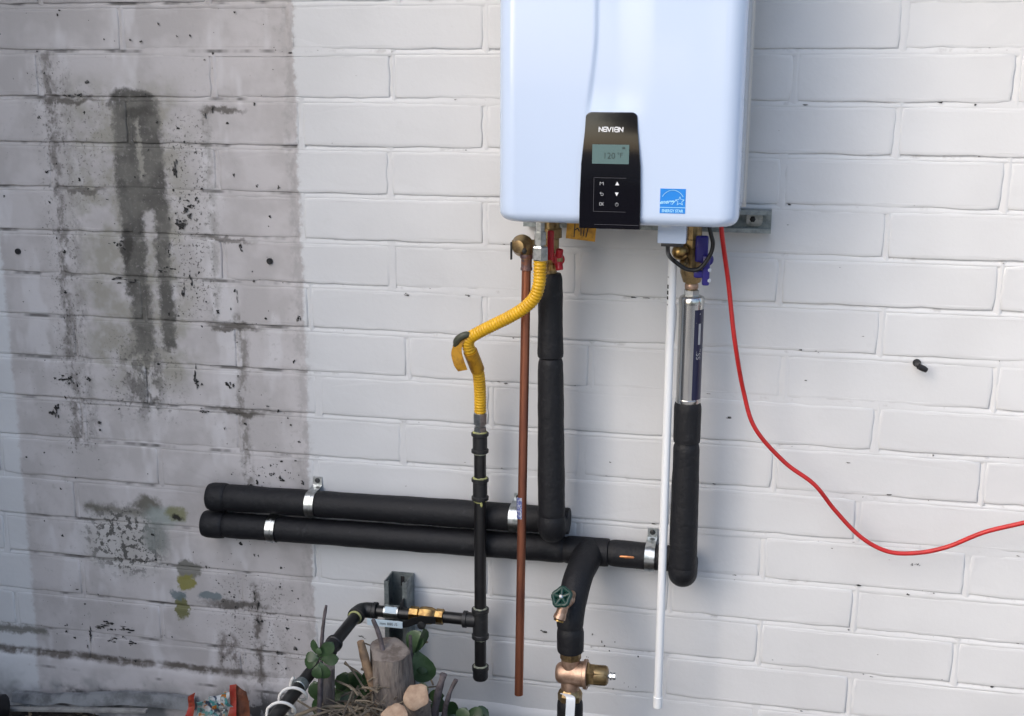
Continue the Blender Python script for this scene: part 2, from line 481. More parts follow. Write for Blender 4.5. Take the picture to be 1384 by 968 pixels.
# block wall ------------------------------------------------------------
HC, LB = .1016, .4142
ROWZ = {0: 1.7392, 1: 1.6389, 2: 1.5377, 3: 1.4351, 4: 1.3327, 5: 1.2310, 6: 1.1302, 7: 1.0293, 8: .9265, 9: .8262, 10: .7250, 11: .6235, 12: .5190, 13: .4190, 14: .3155, 15: .2140, 16: .1130, 17: .0110, 18: -.09}
def bedz(k): return ROWZ.get(k, 1.74 - k * HC)
HEAD = {0: {-1.5: -.627, .5: .203, -2.5: -1.060, -3.5: -1.457}, 1: {-4: -1.668, -3: -1.242, -2: -.831, 0: .004, 1: .419}, 2: {-2.5: -1.041, -1.5: -.628, .5: .207, -3.5: -1.452}, 3: {-4: -1.653, -3: -1.243, -2: -.839, 0: -.009, 1: .417},
        4: {-1.5: -.628, .5: .201, -2.5: -1.046}, 5: {-4: -1.653, -3: -1.238, -2: -.839, -1: -.425, 0: -.003, 1: .423}, 6: {-2.5: -1.035, -1.5: -.628, .5: .204}, 7: {-4: -1.626, -3: -1.214, -2: -.805, -1: -.393, 0: .016, 1: .433},
        8: {-1.5: -.615, .5: .209, -2.5: -1.021}, 9: {-4: -1.628, -3: -1.22, -2: -.821, -1: -.409, 0: .007, 1: .427}, 10: {-3.5: -1.431, .5: .185}, 11: {0: -.006, 1: .414}, 12: {.5: .192}, 13: {0: -.005, 1: .407}, 14: {.5: .196}}
wall = thing("block_wall", (-.7, 0, 0), "white painted block wall in running bond with a stained unpainted patch", "wall")
JW = .0044
def block_mesh(i, mk):
    rnd = random.Random(50 + i)
    # unit block: half width .5 * (LB), half height; front at y = 0
    W, Hh = LB / 2 - JW, HC / 2 - JW
    per = []
    nx, nz = 12, 4
    for k in range(nx): per.append((-W + 2 * W * k / nx, -Hh, 0, -1))
    for k in range(nz): per.append((W, -Hh + 2 * Hh * k / nz, 1, 0))
    for k in range(nx): per.append((W - 2 * W * k / nx, Hh, 0, 1))
    for k in range(nz): per.append((-W, Hh - 2 * Hh * k / nz, -1, 0))
    n = len(per); b = MB()
    j0 = []
    for q, (a, c, dx, dz) in enumerate(per):
        cor = (q in (0, nx, nx + nz, 2 * nx + nz))
        sx = 1 if a > 0 else -1; sz = 1 if c > 0 else -1
        if cor: a -= sx * .002; c -= sz * .0016
        e = rnd.gauss(0, .0007) - (.0016 if rnd.random() < .10 else 0)
        j0.append((a + dx * e, c + dz * e))
    def ring(inset, y):
        for (a, c), (pa, pc, dx, dz) in zip(j0, per):
            k = 1 - inset / Hh; kx = 1 - inset / W
            b.v.append(Vector((a * kx, y + rnd.gauss(0, .0002), c * k)))
    ring(-.001, .03); ring(0, .0034); ring(.0010, .0010); ring(.0028, .0002); ring(.0075, 0)
    for r in range(4):
        for q in range(n):
            q2 = (q + 1) % n
            b.f.append([r * n + q, r * n + q2, (r + 1) * n + q2, (r + 1) * n + q])
    b.f.append([4 * n + q for q in range(n)])
    me = bpy.data.meshes.new("block")
    me.from_pydata(b.v, [], b.f)
    bm = bmesh.new(); bm.from_mesh(me); bmesh.ops.recalc_face_normals(bm, faces=bm.faces[:]); bm.to_mesh(me); bm.free()
    me.shade_smooth(); me.polygons[len(me.polygons) - 1].use_smooth = False
    me.materials.append(M_[mk])
    return me
bmeshes = [block_mesh(i, 'wall') for i in range(10)]
smeshes = [block_mesh(i + 20, 'stained') for i in range(10)]
XS = -.98      # stained material left of here
KTOP = -6
XL, XR = -2.62, 1.15
heads = {}
for k in range(KTOP, 16):
    off = 0 if k % 2 else .5
    xs = []
    j = -9 + off
    while j < 6:
        rr = random.Random(k * 100 + int(j * 2)).gauss(0, .005)
        xs.append(HEAD.get(k, {}).get(j, j * LB + rr)); j += 1
    xs = [q for q in xs if XL + .06 < q < XR - .06]
    heads[k] = xs
    zt, zb = bedz(k), bedz(k + 1)
    ed = [XL] + xs + [XR]
    for a, c in zip(ed, ed[1:]):
        w_, h_ = c - a, zt - zb
        o = bpy.data.objects.new("block", random.choice(smeshes if a < XS else bmeshes)); COL.objects.link(o)
        o.parent = wall
        o.location = Vector(((a + c) / 2, random.gauss(0, .0007), (zt + zb) / 2)) - WO[wall.name]
        fx = random.choice((-1, 1)); fz = 1
        o.scale = ((w_ - 2 * JW) / (LB - 2 * JW), 1, (h_ - 2 * JW) / (HC - 2 * JW))
        o.rotation_euler = (random.gauss(0, .004), random.gauss(0, .0016), random.gauss(0, .0012))
mb = MB()
def mortar_strip(P0, P1, across, n, prof, seed):
    """struck joint: prof = list of (offset across, depth)"""
    P0 = Vector(P0); P1 = Vector(P1); across = Vector(across); base = len(mb.v); m_ = len(prof)
    for i in range(n + 1):
        q = P0.lerp(P1, i / n)
        wob = .0022 * noise.noise(q * 30 + Vector((seed, 0, 0))) + .0012 * noise.noise(q * 90)
        K = min(max(.62 + 1.1 * noise.noise(q * 3.1 + Vector((0, seed * 1.7, 0))), .10), 1.2)
        for a, dpt in prof:
            mb.v.append(q + across * a + Vector((0, max(dpt * K + wob * .7, .0002), 0)))
    for i in range(n):
        for k in range(m_ - 1):
            mb.f.append([base + i * m_ + k, base + (i + 1) * m_ + k, base + (i + 1) * m_ + k + 1, base + i * m_ + k + 1])
for k in range(KTOP, 17):
    mortar_strip((XL, 0, bedz(k)), (XR, 0, bedz(k)), (0, 0, 1), 190, [(-.0095, .0032), (-.0058, .0004), (-.0010, .0007), (.0030, .0040), (.0095, .0062)], k)
for k, xs in heads.items():
    for xx in xs:
        mortar_strip((xx, 0, bedz(k) + .004), (xx, 0, bedz(k + 1) - .004), (-1, 0, 0), 8, [(-.0095, .0032), (-.0058, .0005), (-.0010, .0009), (.0030, .0036), (.0095, .0058)], k * 7 + xx)
mo = mb.build("mortar", M_['wall'], wall, smooth=60, fixn=False)
mo.data.materials.append(M_['stained'])
for pg in mo.data.polygons:
    if pg.center.x + WO[mo.name].x < XS: pg.material_index = 1
# flaked paint and mould specks
chips = MB(); crn = random.Random(21)
def speck(cx, cz, rx, rz, y=-.0016):
    n = crn.randint(7, 13); n0 = len(chips.v); ph = crn.uniform(0, 6)
    for i in range(n):
        a = ph + 2 * math.pi * i / n; k = crn.uniform(.25, 1.3)
        chips.v.append(Vector((cx + rx * k * math.cos(a), y, cz + rz * k * math.sin(a))))
    chips.v.append(Vector((cx, y - .0004, cz)))
    for i in range(n): chips.f.append([n0 + i, n0 + (i + 1) % n, n0 + n])
for q in range(640):
    r_ = crn.random()
    if r_ < .45: cx, cz = crn.uniform(-1.79, -1.07), crn.uniform(.17, 1.73)
    elif r_ < .62: cx, cz = crn.gauss(-1.32, .035), crn.uniform(1.02, 1.5)
    elif r_ < .72: cx, cz = crn.gauss(-1.17, .05), crn.gauss(.665, .03)
    elif r_ < .80: cx, cz = crn.gauss(-1.55, .12), crn.gauss(.25, .05)
    elif r_ < .88: cx, cz = crn.uniform(-1.68, -1.58), crn.uniform(.7, 1.6)
    else: cx, cz = crn.uniform(-1.3, -1.08), crn.uniform(.17, .55)
    s_ = .0010 + .0034 * crn.random() ** 4
    speck(cx, cz, s_ * crn.uniform(.7, 1.5), s_ * crn.uniform(.7, 1.6))
for q in range(190):     # a few on the clean paint, mostly near the joints
    cx = crn.uniform(-1.0, 1.0); k = crn.randint(0, 15); cz = bedz(k) + crn.gauss(.004, .004) if crn.random() < .7 else crn.uniform(.2, 1.7)
    s_ = .0008 + .0018 * crn.random() ** 2
    speck(cx, cz, s_ * crn.uniform(1, 3.4), s_ * crn.uniform(.5, .9), -.0014)
for q in range(26): speck(crn.gauss(-.35, .04), crn.gauss(.315, .02) if q % 2 else crn.gauss(.235, .015), .0016, .003, -.0014)
for (cx, cz, rx, rz) in ((-1.345, 1.385, .007, .022), (-1.318, 1.29, .011, .013), (-1.335, 1.262, .012, .014), (-1.375, 1.195, .007, .008), (-1.372, 1.155, .016, .006),
                         (-1.50, 1.125, .02, .006), (-1.505, 1.207, .010, .008), (-1.32, 1.13, .005, .012), (-1.343, 1.107, .005, .016), (-1.668, .880, .022, .008), (-1.645, .874, .010, .013), (-1.602, .882, .008, .006),
                         (-1.322, .895, .005, .022), (-1.312, .885, .009, .006), (-1.238, .886, .008, .008), (-1.695, .797, .008, .016), (-1.702, .790, .012, .006), (-1.305, .82, .010, .005), (-1.62, .235, .024, .006), (-1.60, .252, .014, .006), (-1.55, .238, .022, .006),
                         (-1.652, .205, .005, .022), (-1.59, .205, .012, .005), (-1.535, .20, .012, .005), (-1.195, .34, .007, .020), (-1.196, .30, .011, .011), (-1.118, .285, .006, .005), (-1.145, .22, .006, .006),
                         (-1.57, 1.545, .012, .005), (-1.595, 1.543, .016, .004), (-1.262, 1.50, .003, .008), (-1.243, 1.515, .004, .007), (-1.062, 1.056, .006, .008), (-1.208, 1.095, .0025, .018), (-1.195, 1.208, .005, .012),
                         (-1.12, .667, .007, .007), (-1.065, .662, .004, .006), (-1.142, .677, .006, .005), (-.805, 1.118, .009, .0025), (-.54, 1.123, .003, .004), (-.665, 1.123, .006, .003), (.31, .585, .006, .0025), (.30, .515, .005, .0025), (-.93, .285, .006, .004), (-.49, .345, .010, .003)):
    for q in range(7): speck(cx + crn.gauss(0, rx * .55), cz + crn.gauss(0, rz * .55), rx * crn.uniform(.2, .6), rz * crn.uniform(.2, .6), -.0016 - .0001 * q)
co = chips.build("paint_flakes", M_['flake'], wall, smooth=None, fixn=False); co["kind"] = "stuff"
MB().box((XL, .012, -.2), (XR, .19, bedz(KTOP) + .005)).build("backing", M_['wall'], wall, smooth=None)
# unseen eave added above the wall to dim its upper part
ev = thing("added_eave", (-.7, -.1, bedz(KTOP) + .01), "added white boxed eave, out of view, shading the top of the block wall", "eave")
MB().box((XL - .1, -.40, bedz(KTOP) + .012), (XR + .1, .20, bedz(KTOP) + .030)).build("soffit", M_['chassis'], ev, smooth=None)
MB().box((XL - .1, -.43, bedz(KTOP) + .005), (XR + .1, -.402, bedz(KTOP) + .16), .003).build("fascia", M_['chassis'], ev)
# footing
fb = MB(); nF = 150; base = []
for i in range(nF + 1):
    xx = XL + (XR - XL) * i / nF
    e = noise.noise(Vector((xx * 7, 0, 5))) * .007 + noise.noise(Vector((xx * 25, 2, 5))) * .003
    for (y, zz) in ((.02, .150), (.001, .150), (-.006, .143), (-.011, .128), (-.013, .06), (-.015, -.2), (.02, -.2)):
        fb.v.append(Vector((xx, y + (e * .3 if y < 0 else 0), zz + (e if zz > .1 else 0))))
for i in range(nF):
    for q in range(6):
        fb.f.append([i * 7 + q, (i + 1) * 7 + q, (i + 1) * 7 + q + 1, i * 7 + q + 1])
ft = fb.build("footing", M_['wall'], None, smooth=40)
ft.data.materials.append(M_['stained'])
for pg in ft.data.polygons:
    if pg.center.x + WO[ft.name].x < XS: pg.material_index = 1
# unseen wall added on the left to keep the sky off the left side
rw = thing("added_return_wall", (-2.75, -1.2, 0), "added dark rendered return wall, out of view, shading the stained patch", "wall")
MB().box((-2.95, -2.6, -.1), (-2.55, .10, 3.0)).build("render", M_['brownrender'], rw, smooth=None)
MB().box((-2.99, -2.64, 3.001), (-2.51, .14, 3.06), .01).build("coping", M_['paving'], rw)
tag(ft, "painted concrete footing ledge along the base of the wall", "footing", kind="structure")

# ================================================================== WATER HEATER
FX, FZ = (1, 0, 0), (0, 0, 1)
HY = -.377
HX0, HX1, HZ0, HZ1 = -.5165, -.0835, 1.3285, 2.025
heater = thing("water_heater", (-.30, -.21, HZ0), "glossy white wall-mounted tankless water heater with black control panel", "water heater")
def sst(a, b, x):
    t_ = min(max((x - a) / (b - a), 0), 1); return t_ * t_ * (3 - 2 * t_)
def seam_x(z):
    if z > 1.66: return -.3395
    t_ = (1.66 - z) / (1.66 - 1.52); return -.3395 - .0155 * min(t_, 1.3) ** 1.5
def front_h(x, z):
    k = sst(1.505, 1.56, z)
    s_ = seam_x(z)
    band = sst(s_ - .0035, s_ + .0035, x) * (1 - sst(-.305, -.235, x))
    return .0036 * k * band
def heater_cover():
    b = MB(); rc = .034; rb = .020; yb = -.078
    zs = []
    for i in range(7):
        a = math.pi / 2 * i / 6; zs.append((HZ0 + rb * (1 - math.cos(a)), rb * (1 - math.sin(a))))
    nz = 46
    for i in range(1, nz): zs.append((HZ0 + rb + (HZ1 - HZ0 - 2 * rb) * i / nz, 0))
    for i in range(7):
        a = math.pi / 2 * i / 6; zs.append((HZ1 - rb * (1 - math.sin(a)), rb * (1 - math.cos(a))))
    rows = []
    for z, ins in zs:
        row = []
        x0, x1, yf = HX0 + ins, HX1 - ins, HY + ins
        for i in range(5): row.append((x0, yb + (yf + rc - yb) * i / 5))
        for i in range(9):
            a = math.pi / 2 * i / 8; row.append((x0 + rc * (1 - math.cos(a)), yf + rc * (1 - math.sin(a))))
        n = 150; xa, xb = x0 + rc, x1 - rc
        for i in range(1, n):
            xx = xa + (xb - xa) * i / n
            row.append((xx, yf + front_h(xx, z)))
        for i in range(9):
            a = math.pi / 2 * (1 - i / 8); row.append((x1 - rc * (1 - math.cos(a)), yf + rc * (1 - math.sin(a))))
        for i in range(5): row.append((x1, yf + rc + (yb - yf - rc) * (i + 1) / 5))
        rows.append([Vector((p_[0], p_[1], z)) for p_ in row])
    n = len(rows[0])
    for r_ in rows: b.v += r_
    for j in range(len(rows) - 1):
        for i in range(n - 1):
            b.f.append([j * n + i, j * n + i + 1, (j + 1) * n + i + 1, (j + 1) * n + i])
        b.f.append([j * n + n - 1, j * n, (j + 1) * n, (j + 1) * n + n - 1])
    b.f.append(list(range(n))[::-1]); b.f.append([(len(rows) - 1) * n + i for i in range(n)])
    return b
heater_cover().build("cover", M_['heater'], heater, smooth=50)
ch = MB().box((-.5185, -.0765, 1.345), (-.0800, -.0425, 2.02), .003).build("back_case", M_['chassis'], heater)
MB().box((-.5205, -.0500, 1.335), (-.0775, -.0445, 2.03), .001).build("flange", M_['chassis'], ch)
tb = MB().box((-.230, -.300, 1.2895), (-.178, -.262, 1.332), .002).build("cable_box", M_['heater'], heater)
MB().box((-.2235, -.297, 1.2835), (-.1835, -.266, 1.2893), .001).build("gasket", M_['blackplast'], tb)
# control panel
def panel_outline():
    L = [(-.3630, 1.3235), (-.3632, 1.373), (-.3612, 1.439), (-.3560, 1.495)]
    Rr = [(-.2625, 1.495), (-.2560, 1.434), (-.2540, 1.373), (-.2538, 1.3235)]
    top = []
    for i in range(7):
        a = math.pi / 2 * i / 6; top.append((-.3435 - .0115 * math.cos(a), 1.5175 + .0095 * math.sin(a)))
    for i in range(7):
        a = math.pi / 2 * (1 - i / 6); top.append((-.2745 + .0105 * math.cos(a), 1.5175 + .0095 * math.sin(a)))
    return L + top + Rr
pb = MB(); ol = panel_outline(); cx_ = -.3085; cz_ = 1.42
n = len(ol)
for (s_, y) in ((1.0, HY + .018), (1.0, HY - .0050), (.985, HY - .0062)):
    for a, c in ol:
        zz = c
        yy = y
        if c > 1.455 and y < HY + .01: yy = y + (c - 1.455) * .060   # upper end leans back
        pb.v.append(Vector((cx_ + (a - cx_) * s_, yy, cz_ + (zz - cz_) * s_)))
for r_ in range(2):
    for i in range(n):
        j = (i + 1) % n; pb.f.append([r_ * n + i, r_ * n + j, (r_ + 1) * n + j, (r_ + 1) * n + i])
for i in range(n // 2): pb.f.append([2 * n + i, 2 * n + i + 1, 2 * n + n - 2 - i, 2 * n + n - 1 - i]) if i < n - 2 - i else None
panel = pb.build("control_panel", M_['panel'], heater, smooth=30)
PY = HY - .0065
sc_ = MB().box((-.3415, PY - .0006, 1.438), (-.2765, PY + .004, 1.4715)).build("screen", M_['lcd'], panel, smooth=None)
lettering("screen_digits", "120", .0155, (-.3115, PY - .0010, 1.4515), FX, FZ, M_['lcdink'], panel, sx=.95)
lettering("screen_digits", "°F", .0120, (-.2925, PY - .0010, 1.4530), FX, FZ, M_['lcdink'], panel)
MB().add([(-.2885, PY - .0010, 1.4640), (-.2835, PY - .0010, 1.4640), (-.2835, PY - .0010, 1.4675), (-.2885, PY - .0010, 1.4675)], [[0, 1, 2, 3]]).build("screen_icon", M_['lcdink'], panel, smooth=None, fixn=False)
# logo in squared letters
lg = MB(); h = .0078; w_ = .0062; gap = .0075; x0 = -.3305
def G(k, pls): strokes(lg, [[(x0 + k * gap + a * w_, c * h) for a, c in pl] for pl in pls], .0016, (0, PY - .0005 + (1.4935 - 1.455) * .060, 1.4935), FX, (0, .060, 1))
G(0, [[(0, 0), (0, 1), (1, 0), (1, 1)]])
G(1, [[(0, 0), (0, .8), (.25, 1), (1, 1), (1, 0)], [(0, .05), (1, .05)], [(.0, .5), (1, .5)]])
G(2, [[(0, 1), (.5, 0), (1, 1)]])
G(2.95, [[(.35, 0), (.35, 1)]])
G(3.65, [[(1, 1), (.2, 1), (0, .8), (0, .2), (.2, 0), (1, 0), (1, 1)], [(0, .5), (1, .5)]])
G(4.75, [[(0, 0), (0, 1), (1, 0), (1, 1)]])
lg.build("logo", M_['print'], panel, smooth=None, fixn=False)
ln = MB(); strokes(ln, [[(-.3375, 1.4135), (-.2805, 1.4135)], [(-.3375, 1.4135), (-.3375, 1.354)], [(-.3375, 1.354), (-.2805, 1.354)], [(-.335, 1.331), (-.257, 1.331)]], .0007, (0, PY - .0004, 0), FX, FZ)
ln.build("keypad_outline", M_['lineprint'], panel, smooth=None, fixn=False)
def button(cx, cz, kind):
    b = MB(); o_ = (cx, PY - .0005, cz)
    if kind == 'M': strokes(b, [[(-.003, -.0026), (-.003, .0026), (0, .0004), (.003, .0026), (.003, -.0026)]], .0009, o_, FX, FZ)
    if kind == 'up': b.add([Vector(o_) + Vector(q) for q in ((-.0034, 0, -.003), (.0034, 0, -.003), (0, 0, .0034))], [[0, 1, 2]])
    if kind == 'down': b.add([Vector(o_) + Vector(q) for q in ((-.0034, 0, .003), (0, 0, -.0034), (.0034, 0, .003))], [[0, 1, 2]])
    if kind == 'back': strokes(b, [[(-.0030, .0012), (.0018, .0012), (.0030, .0002), (.0030, -.0014), (.0018, -.0026), (-.001, -.0026)], [(-.0012, .0030), (-.0032, .0012), (-.0012, -.0006)]], .0008, o_, FX, FZ)
    if kind == 'ok': strokes(b, [[(-.0036, -.0024), (-.0036, .0024), (-.0006, .0024), (-.0006, -.0024), (-.0036, -.0024)], [(.0008, -.0024), (.0008, .0024)], [(.0036, .0024), (.0008, 0), (.0036, -.0024)]], .0008, o_, FX, FZ)
    if kind == 'power': strokes(b, [[(.0026 * math.sin(a), .0030 * -math.cos(a) * -1) for a in [R(q) for q in range(40, 330, 20)]], [(0, .0005), (0, .0036)]], .0008, o_, FX, FZ)
    return b.build("button", M_['print'] if kind in ('up', 'down') else M_['greyprint'], panel, smooth=None, fixn=False)
for kx, kz, kk in ((-.3235, 1.4035, 'M'), (-.296, 1.4040, 'up'), (-.3232, 1.3852, 'back'), (-.2965, 1.3852, 'down'), (-.3230, 1.3675, 'ok'), (-.2960, 1.3670, 'power')):
    button(kx, kz, kk)
# blue efficiency sticker
st = MB().box((-.2205, HY - .0006, 1.3533), (-.1760, HY + .001, 1.3965)).build("sticker", M_['blue_sticker'], heater, smooth=None)
sk = MB(); so = (-.1983, HY - .0011, 1.3755)
strokes(sk, [[(.0222 * math.sin(R(a)), -.0085 + .0270 * math.cos(R(a))) for a in range(-54, 55, 6)]], .0011, so, FX, FZ)
star = []
for i in range(11):
    a = math.pi / 2 + i * math.pi / 5; r_ = .0082 if i % 2 == 0 else .0034
    star.append((.0126 + r_ * math.cos(a), -.0005 + r_ * math.sin(a)))
strokes(sk, [star], .0010, so, FX, FZ)
strokes(sk, [[(-.022, -.0118), (.022, -.0118)]], .0011, so, FX, FZ)
sk.build("emblem", M_['pale_print'], st, smooth=None, fixn=False)
lettering("sticker_script", "energy", .0098, (-.2080, HY - .0011, 1.3735), (1, 0, .08), FZ, M_['pale_print'], st, shear=.45, bold=.00025)
lettering("sticker_words", "ENERGY STAR", .0072, (-.1983, HY - .0011, 1.3575), FX, FZ, M_['pale_print'], st, bold=.0002, sx=.82)

# strut rail behind the heater
def channel(b, A, B, face, side, wd, dp, th=.0026, lip=.009):
    """open channel from A to B, back on the wall, mouth along `face`"""
    A = Vector(A); B = Vector(B); face = Vector(face); side = Vector(side)
    h2 = wd / 2
    ol = [(-h2, 0), (h2, 0), (h2, dp), (h2 - lip, dp), (h2 - lip, dp - .006), (h2 - lip + th, dp - .006), (h2 - lip + th, dp - th), (h2 - th, dp - th), (h2 - th, th), (-h2 + th, th), (-h2 + th, dp - th), (-h2 + lip - th, dp - th), (-h2 + lip - th, dp - .006), (-h2 + lip, dp - .006), (-h2 + lip, dp), (-h2, dp)]
    n0 = len(b.v); k = len(ol)
    for P in (A, B):
        for a, c in ol: b.v.append(P + side * a + face * c)
    for i in range(k):
        j = (i + 1) % k; b.f.append([n0 + i, n0 + j, n0 + k + j, n0 + k + i])
    # end faces as quads strips (concave outline split by hand)
    for e in (0, k):
        for q in ([0, 1, 8, 9], [1, 2, 7, 8], [2, 3, 6, 7], [3, 4, 5, 6], [0, 9, 10, 15], [15, 10, 11, 14], [14, 11, 12, 13]):
            b.f.append([n0 + e + i for i in q])
    return b
rail = thing("strut_rail", (-.28, -.0205, 1.282), "galvanised strut rail on the wall behind the white heater, bolted at its end", "strut rail")
channel(MB(), (-.535, -.001, 1.305), (-.0262, -.001, 1.305), (0, -1, 0), (0, 0, 1), .0455, .041).build("channel", M_['galv'], rail, smooth=25)
wsh = MB()
wsh.prism([(.0165 * math.copysign(abs(math.cos(a)) ** .6, math.cos(a)), .0135 * math.copysign(abs(math.sin(a)) ** .6, math.sin(a))) for a in [2 * math.pi * i / 24 for i in range(24)]], (-.060, -.0040, 1.306), FX, FZ, (0, -1, 0), .006)
wsh.build("washer", M_['zinc'], rail, smooth=40)
MB().lathe((-.0635, -.010, 1.307), (0, -1, 0), [(0, .0062), (.004, .0062), (.005, .0045)], 6).build("bolt", M_['fitting'], rail)

# ================================================================== INSULATED PIPES
def foam_sleeve(b, P, r, pinch=.004, seg=28, seed=0.0, wob=.0009, ends=True):
    P = resample([Vector(p_) for p_ in P], .007); N = len(P); L = .007 * N
    rr = []
    for i in range(N):
        d = min(i, N - 1 - i) * .007
        e = pinch * math.exp(-(d / .006) ** 2) if ends else 0
        r0 = r[0] + (r[1] - r[0]) * i / (N - 1) if isinstance(r, (tuple, list)) else r
        rr.append(r0 - e + wob * noise.noise(P[i] * 18 + Vector((seed, 0, 0))) * 1.6)
    n0 = len(b.v); b.tube(P, rr, seg)
    for q in range(n0, len(b.v)):
        v = b.v[q]; b.v[q] = v + Vector((1, 1, 1)).normalized() * 0 + noise.noise_vector(v * 45) * wob * .55
    return b
hot = thing("hot_water_pipe", (-.86, -.04, .60), "black foam-insulated pipe from the red-handled valve to the upper capped end", "pipe")
cold = thing("cold_water_pipe", (-.74, -.04, .53), "black foam-insulated pipe, lower of two, running under the steel filter", "pipe")
HYp = -.036
def lerp3(a, b, n): return [Vector(a).lerp(Vector(b), i / n) for i in range(n + 1)]
foam_sleeve(MB(), lerp3((-1.286, HYp, .6225), (-1.241, HYp, .6235), 4), .0335, .003).build("end_cap", M_['foam'], hot)
foam_sleeve(MB(), lerp3((-1.244, HYp, .6235), (-1.029, HYp, .6258), 6), (.0315, .0305), .003, seed=1).build("insulation", M_['foam'], hot)
foam_sleeve(MB(), lerp3((-1.027, HYp, .6258), (-.548, HYp, .6318), 10), (.0305, .031), .003, seed=2).build("insulation", M_['foam'], hot)
foam_sleeve(MB(), lerp3((-.547, HYp, .6318), (-.428, HYp, .6330), 4), .030, .004, seed=3).build("insulation", M_['foam'], hot)
foam_sleeve(MB(), lerp3((-.4635, -.11, 1.196), (-.461, -.11, 1.0185), 6), (.0255, .0272), .0035, seed=4).build("insulation", M_['foam'], hot)
foam_sleeve(MB(), lerp3((-.461, -.11, 1.0175), (-.4545, -.11, .668), 8), (.0268, .0295), .0035, seed=5).build("insulation", M_['foam'], hot)
foam_sleeve(MB(), smooth_path([(-.4545, -.11, .674), (-.4545, -.1095, .652), (-.4545, -.100, .637), (-.4545, -.075, .633), (-.4545, -.034, .633)], 5), .0298, .003, seed=6).build("elbow", M_['foam'], hot)

foam_sleeve(MB(), lerp3((-1.303, HYp, .5535), (-1.250, HYp, .5540), 4), .0330, .003, seed=7).build("end_cap", M_['foam'], cold)
foam_sleeve(MB(), lerp3((-1.252, HYp, .5540), (-1.128, HYp, .5560), 6), (.0305, .0300), .003, seed=8).build("insulation", M_['foam'], cold)
foam_sleeve(MB(), lerp3((-1.126, HYp, .5560), (-.436, HYp, .5655), 12), (.0300, .0300), .003, seed=9).build("insulation", M_['foam'], cold)
foam_sleeve(MB(), lerp3((-.437, HYp, .5655), (-.338, HYp, .5670), 6), .0315, .003, seed=10).build("tee", M_['foam'], cold)
foam_sleeve(MB(), lerp3((-.339, HYp, .5670), (-.248, HYp, .5660), 6), (.029, .0305), .003, seed=11).build("insulation", M_['foam'], cold)
foam_sleeve(MB(), lerp3((-.247, HYp, .5660), (-.150, HYp, .5660), 6), .0290, .003, seed=12).build("insulation", M_['foam'], cold)
MB().lathe((-.318, HYp - .0262, .5715), (1, 0, 0), [(0, .0006), (.008, .0034), (.020, .0040), (.036, .0034), (.044, .0006)], 12).build("bare_copper", M_['newcopper'], cold)
foam_sleeve(MB(), lerp3((-.1740, -.11, .9400), (-.1735, -.11, .856), 5), (.0290, .0272), .003, seed=13).build("insulation", M_['foam'], cold)
foam_sleeve(MB(), lerp3((-.1735, -.11, .855), (-.1720, -.11, .576), 8), (.0272, .0300), .0035, seed=14).build("insulation", M_['foam'], cold)
foam_sleeve(MB(), smooth_path([(-.1720, -.11, .585), (-.1720, -.1095, .572), (-.1720, -.098, .561), (-.1720, -.070, .5615), (-.1720, -.034, .566)], 5), .0300, .003, seed=15).build("elbow", M_['foam'], cold)
foam_sleeve(MB(), smooth_path([(-.381, -.030, .567), (-.384, -.075, .562), (-.391, -.130, .545), (-.3955, -.172, .513), (-.3965, -.196, .483), (-.396, -.200, .4605)], 6), (.0330, .0285), .003, seed=16).build("branch", M_['foam'], cold)
foam_sleeve(MB(), lerp3((-.3955, -.20, .4625), (-.3945, -.20, .404), 5), (.0290, .0285), .005, seed=17).build("insulation", M_['foam'], cold)
foam_sleeve(MB(), lerp3((-.3935, -.20, .2950), (-.392, -.20, -.03), 8), (.0285, .0285), .004, seed=18).build("insulation", M_['foam'], cold)
MB().lathe((-.1738, -.11, .925), (0, 0, 1), [(0, .011), (.03, .011)], 16).build("copper_core", M_['copper'], cold)

# two-hole straps
def strap(cx, cz, yc, r_, label, zt=.054, zb=.046, wd=.0215):
    t_ = thing("pipe_strap", (cx, -.01, cz - zb), label, "pipe strap", "zinc straps holding the insulated pipes")
    P = [(cx, -.0022, cz + zt), (cx, -.0024, cz + r_ + .006), (cx, -.006, cz + r_ + .001)]
    for i in range(15):
        a = R(62 - 124 * i / 14)
        P.append((cx, yc - r_ * math.cos(a), cz + r_ * math.sin(a)))
    P += [(cx, -.006, cz - r_ - .001), (cx, -.0024, cz - r_ - .006), (cx, -.0022, cz - zb)]
    nr = []
    for i, q in enumerate(P):
        d = Vector((0, q[1] - yc, q[2] - cz)).normalized() if 2 <= i <= len(P) - 3 else Vector((0, -1, 0))
        nr.append(d)
    MB().ribbon(P, nr, wd, .0016, (1, 0, 0)).build("band", M_['zinc'], t_, smooth=50)
    rib = [Vector(p_) + Vector(k) * .0014 for p_, k in zip(P[3:-3], nr[3:-3])]
    rb_ = MB().ribbon(rib, nr[3:-3], .006, .0014, (1, 0, 0)); rb_.build("rib", M_['zinc'], t_, smooth=50)
    for zz in (cz + zt - .009, cz - zb + .008):
        MB().lathe((cx, -.0032, zz), (0, -1, 0), [(0, .0062), (.0015, .0062), (.0032, .0042), (.0038, .002)], 14).build("screw", M_['fitting'], t_)
    return t_
strap(-1.028, .6258, HYp, .0318, "zinc strap round the upper insulated pipe beside its capped end")
strap(-1.127, .5560, HYp, .0318, "zinc strap round the lower insulated pipe beside its capped end", zt=.044, zb=.043)
strap(-.549, .6320, HYp, .0318, "zinc strap on the upper insulated pipe just behind the copper pipe", zt=.045)
strap(-.2465, .5665, HYp, .0315, "zinc strap on the lower insulated pipe beside the white plastic pipe", zt=.053, zb=.046)

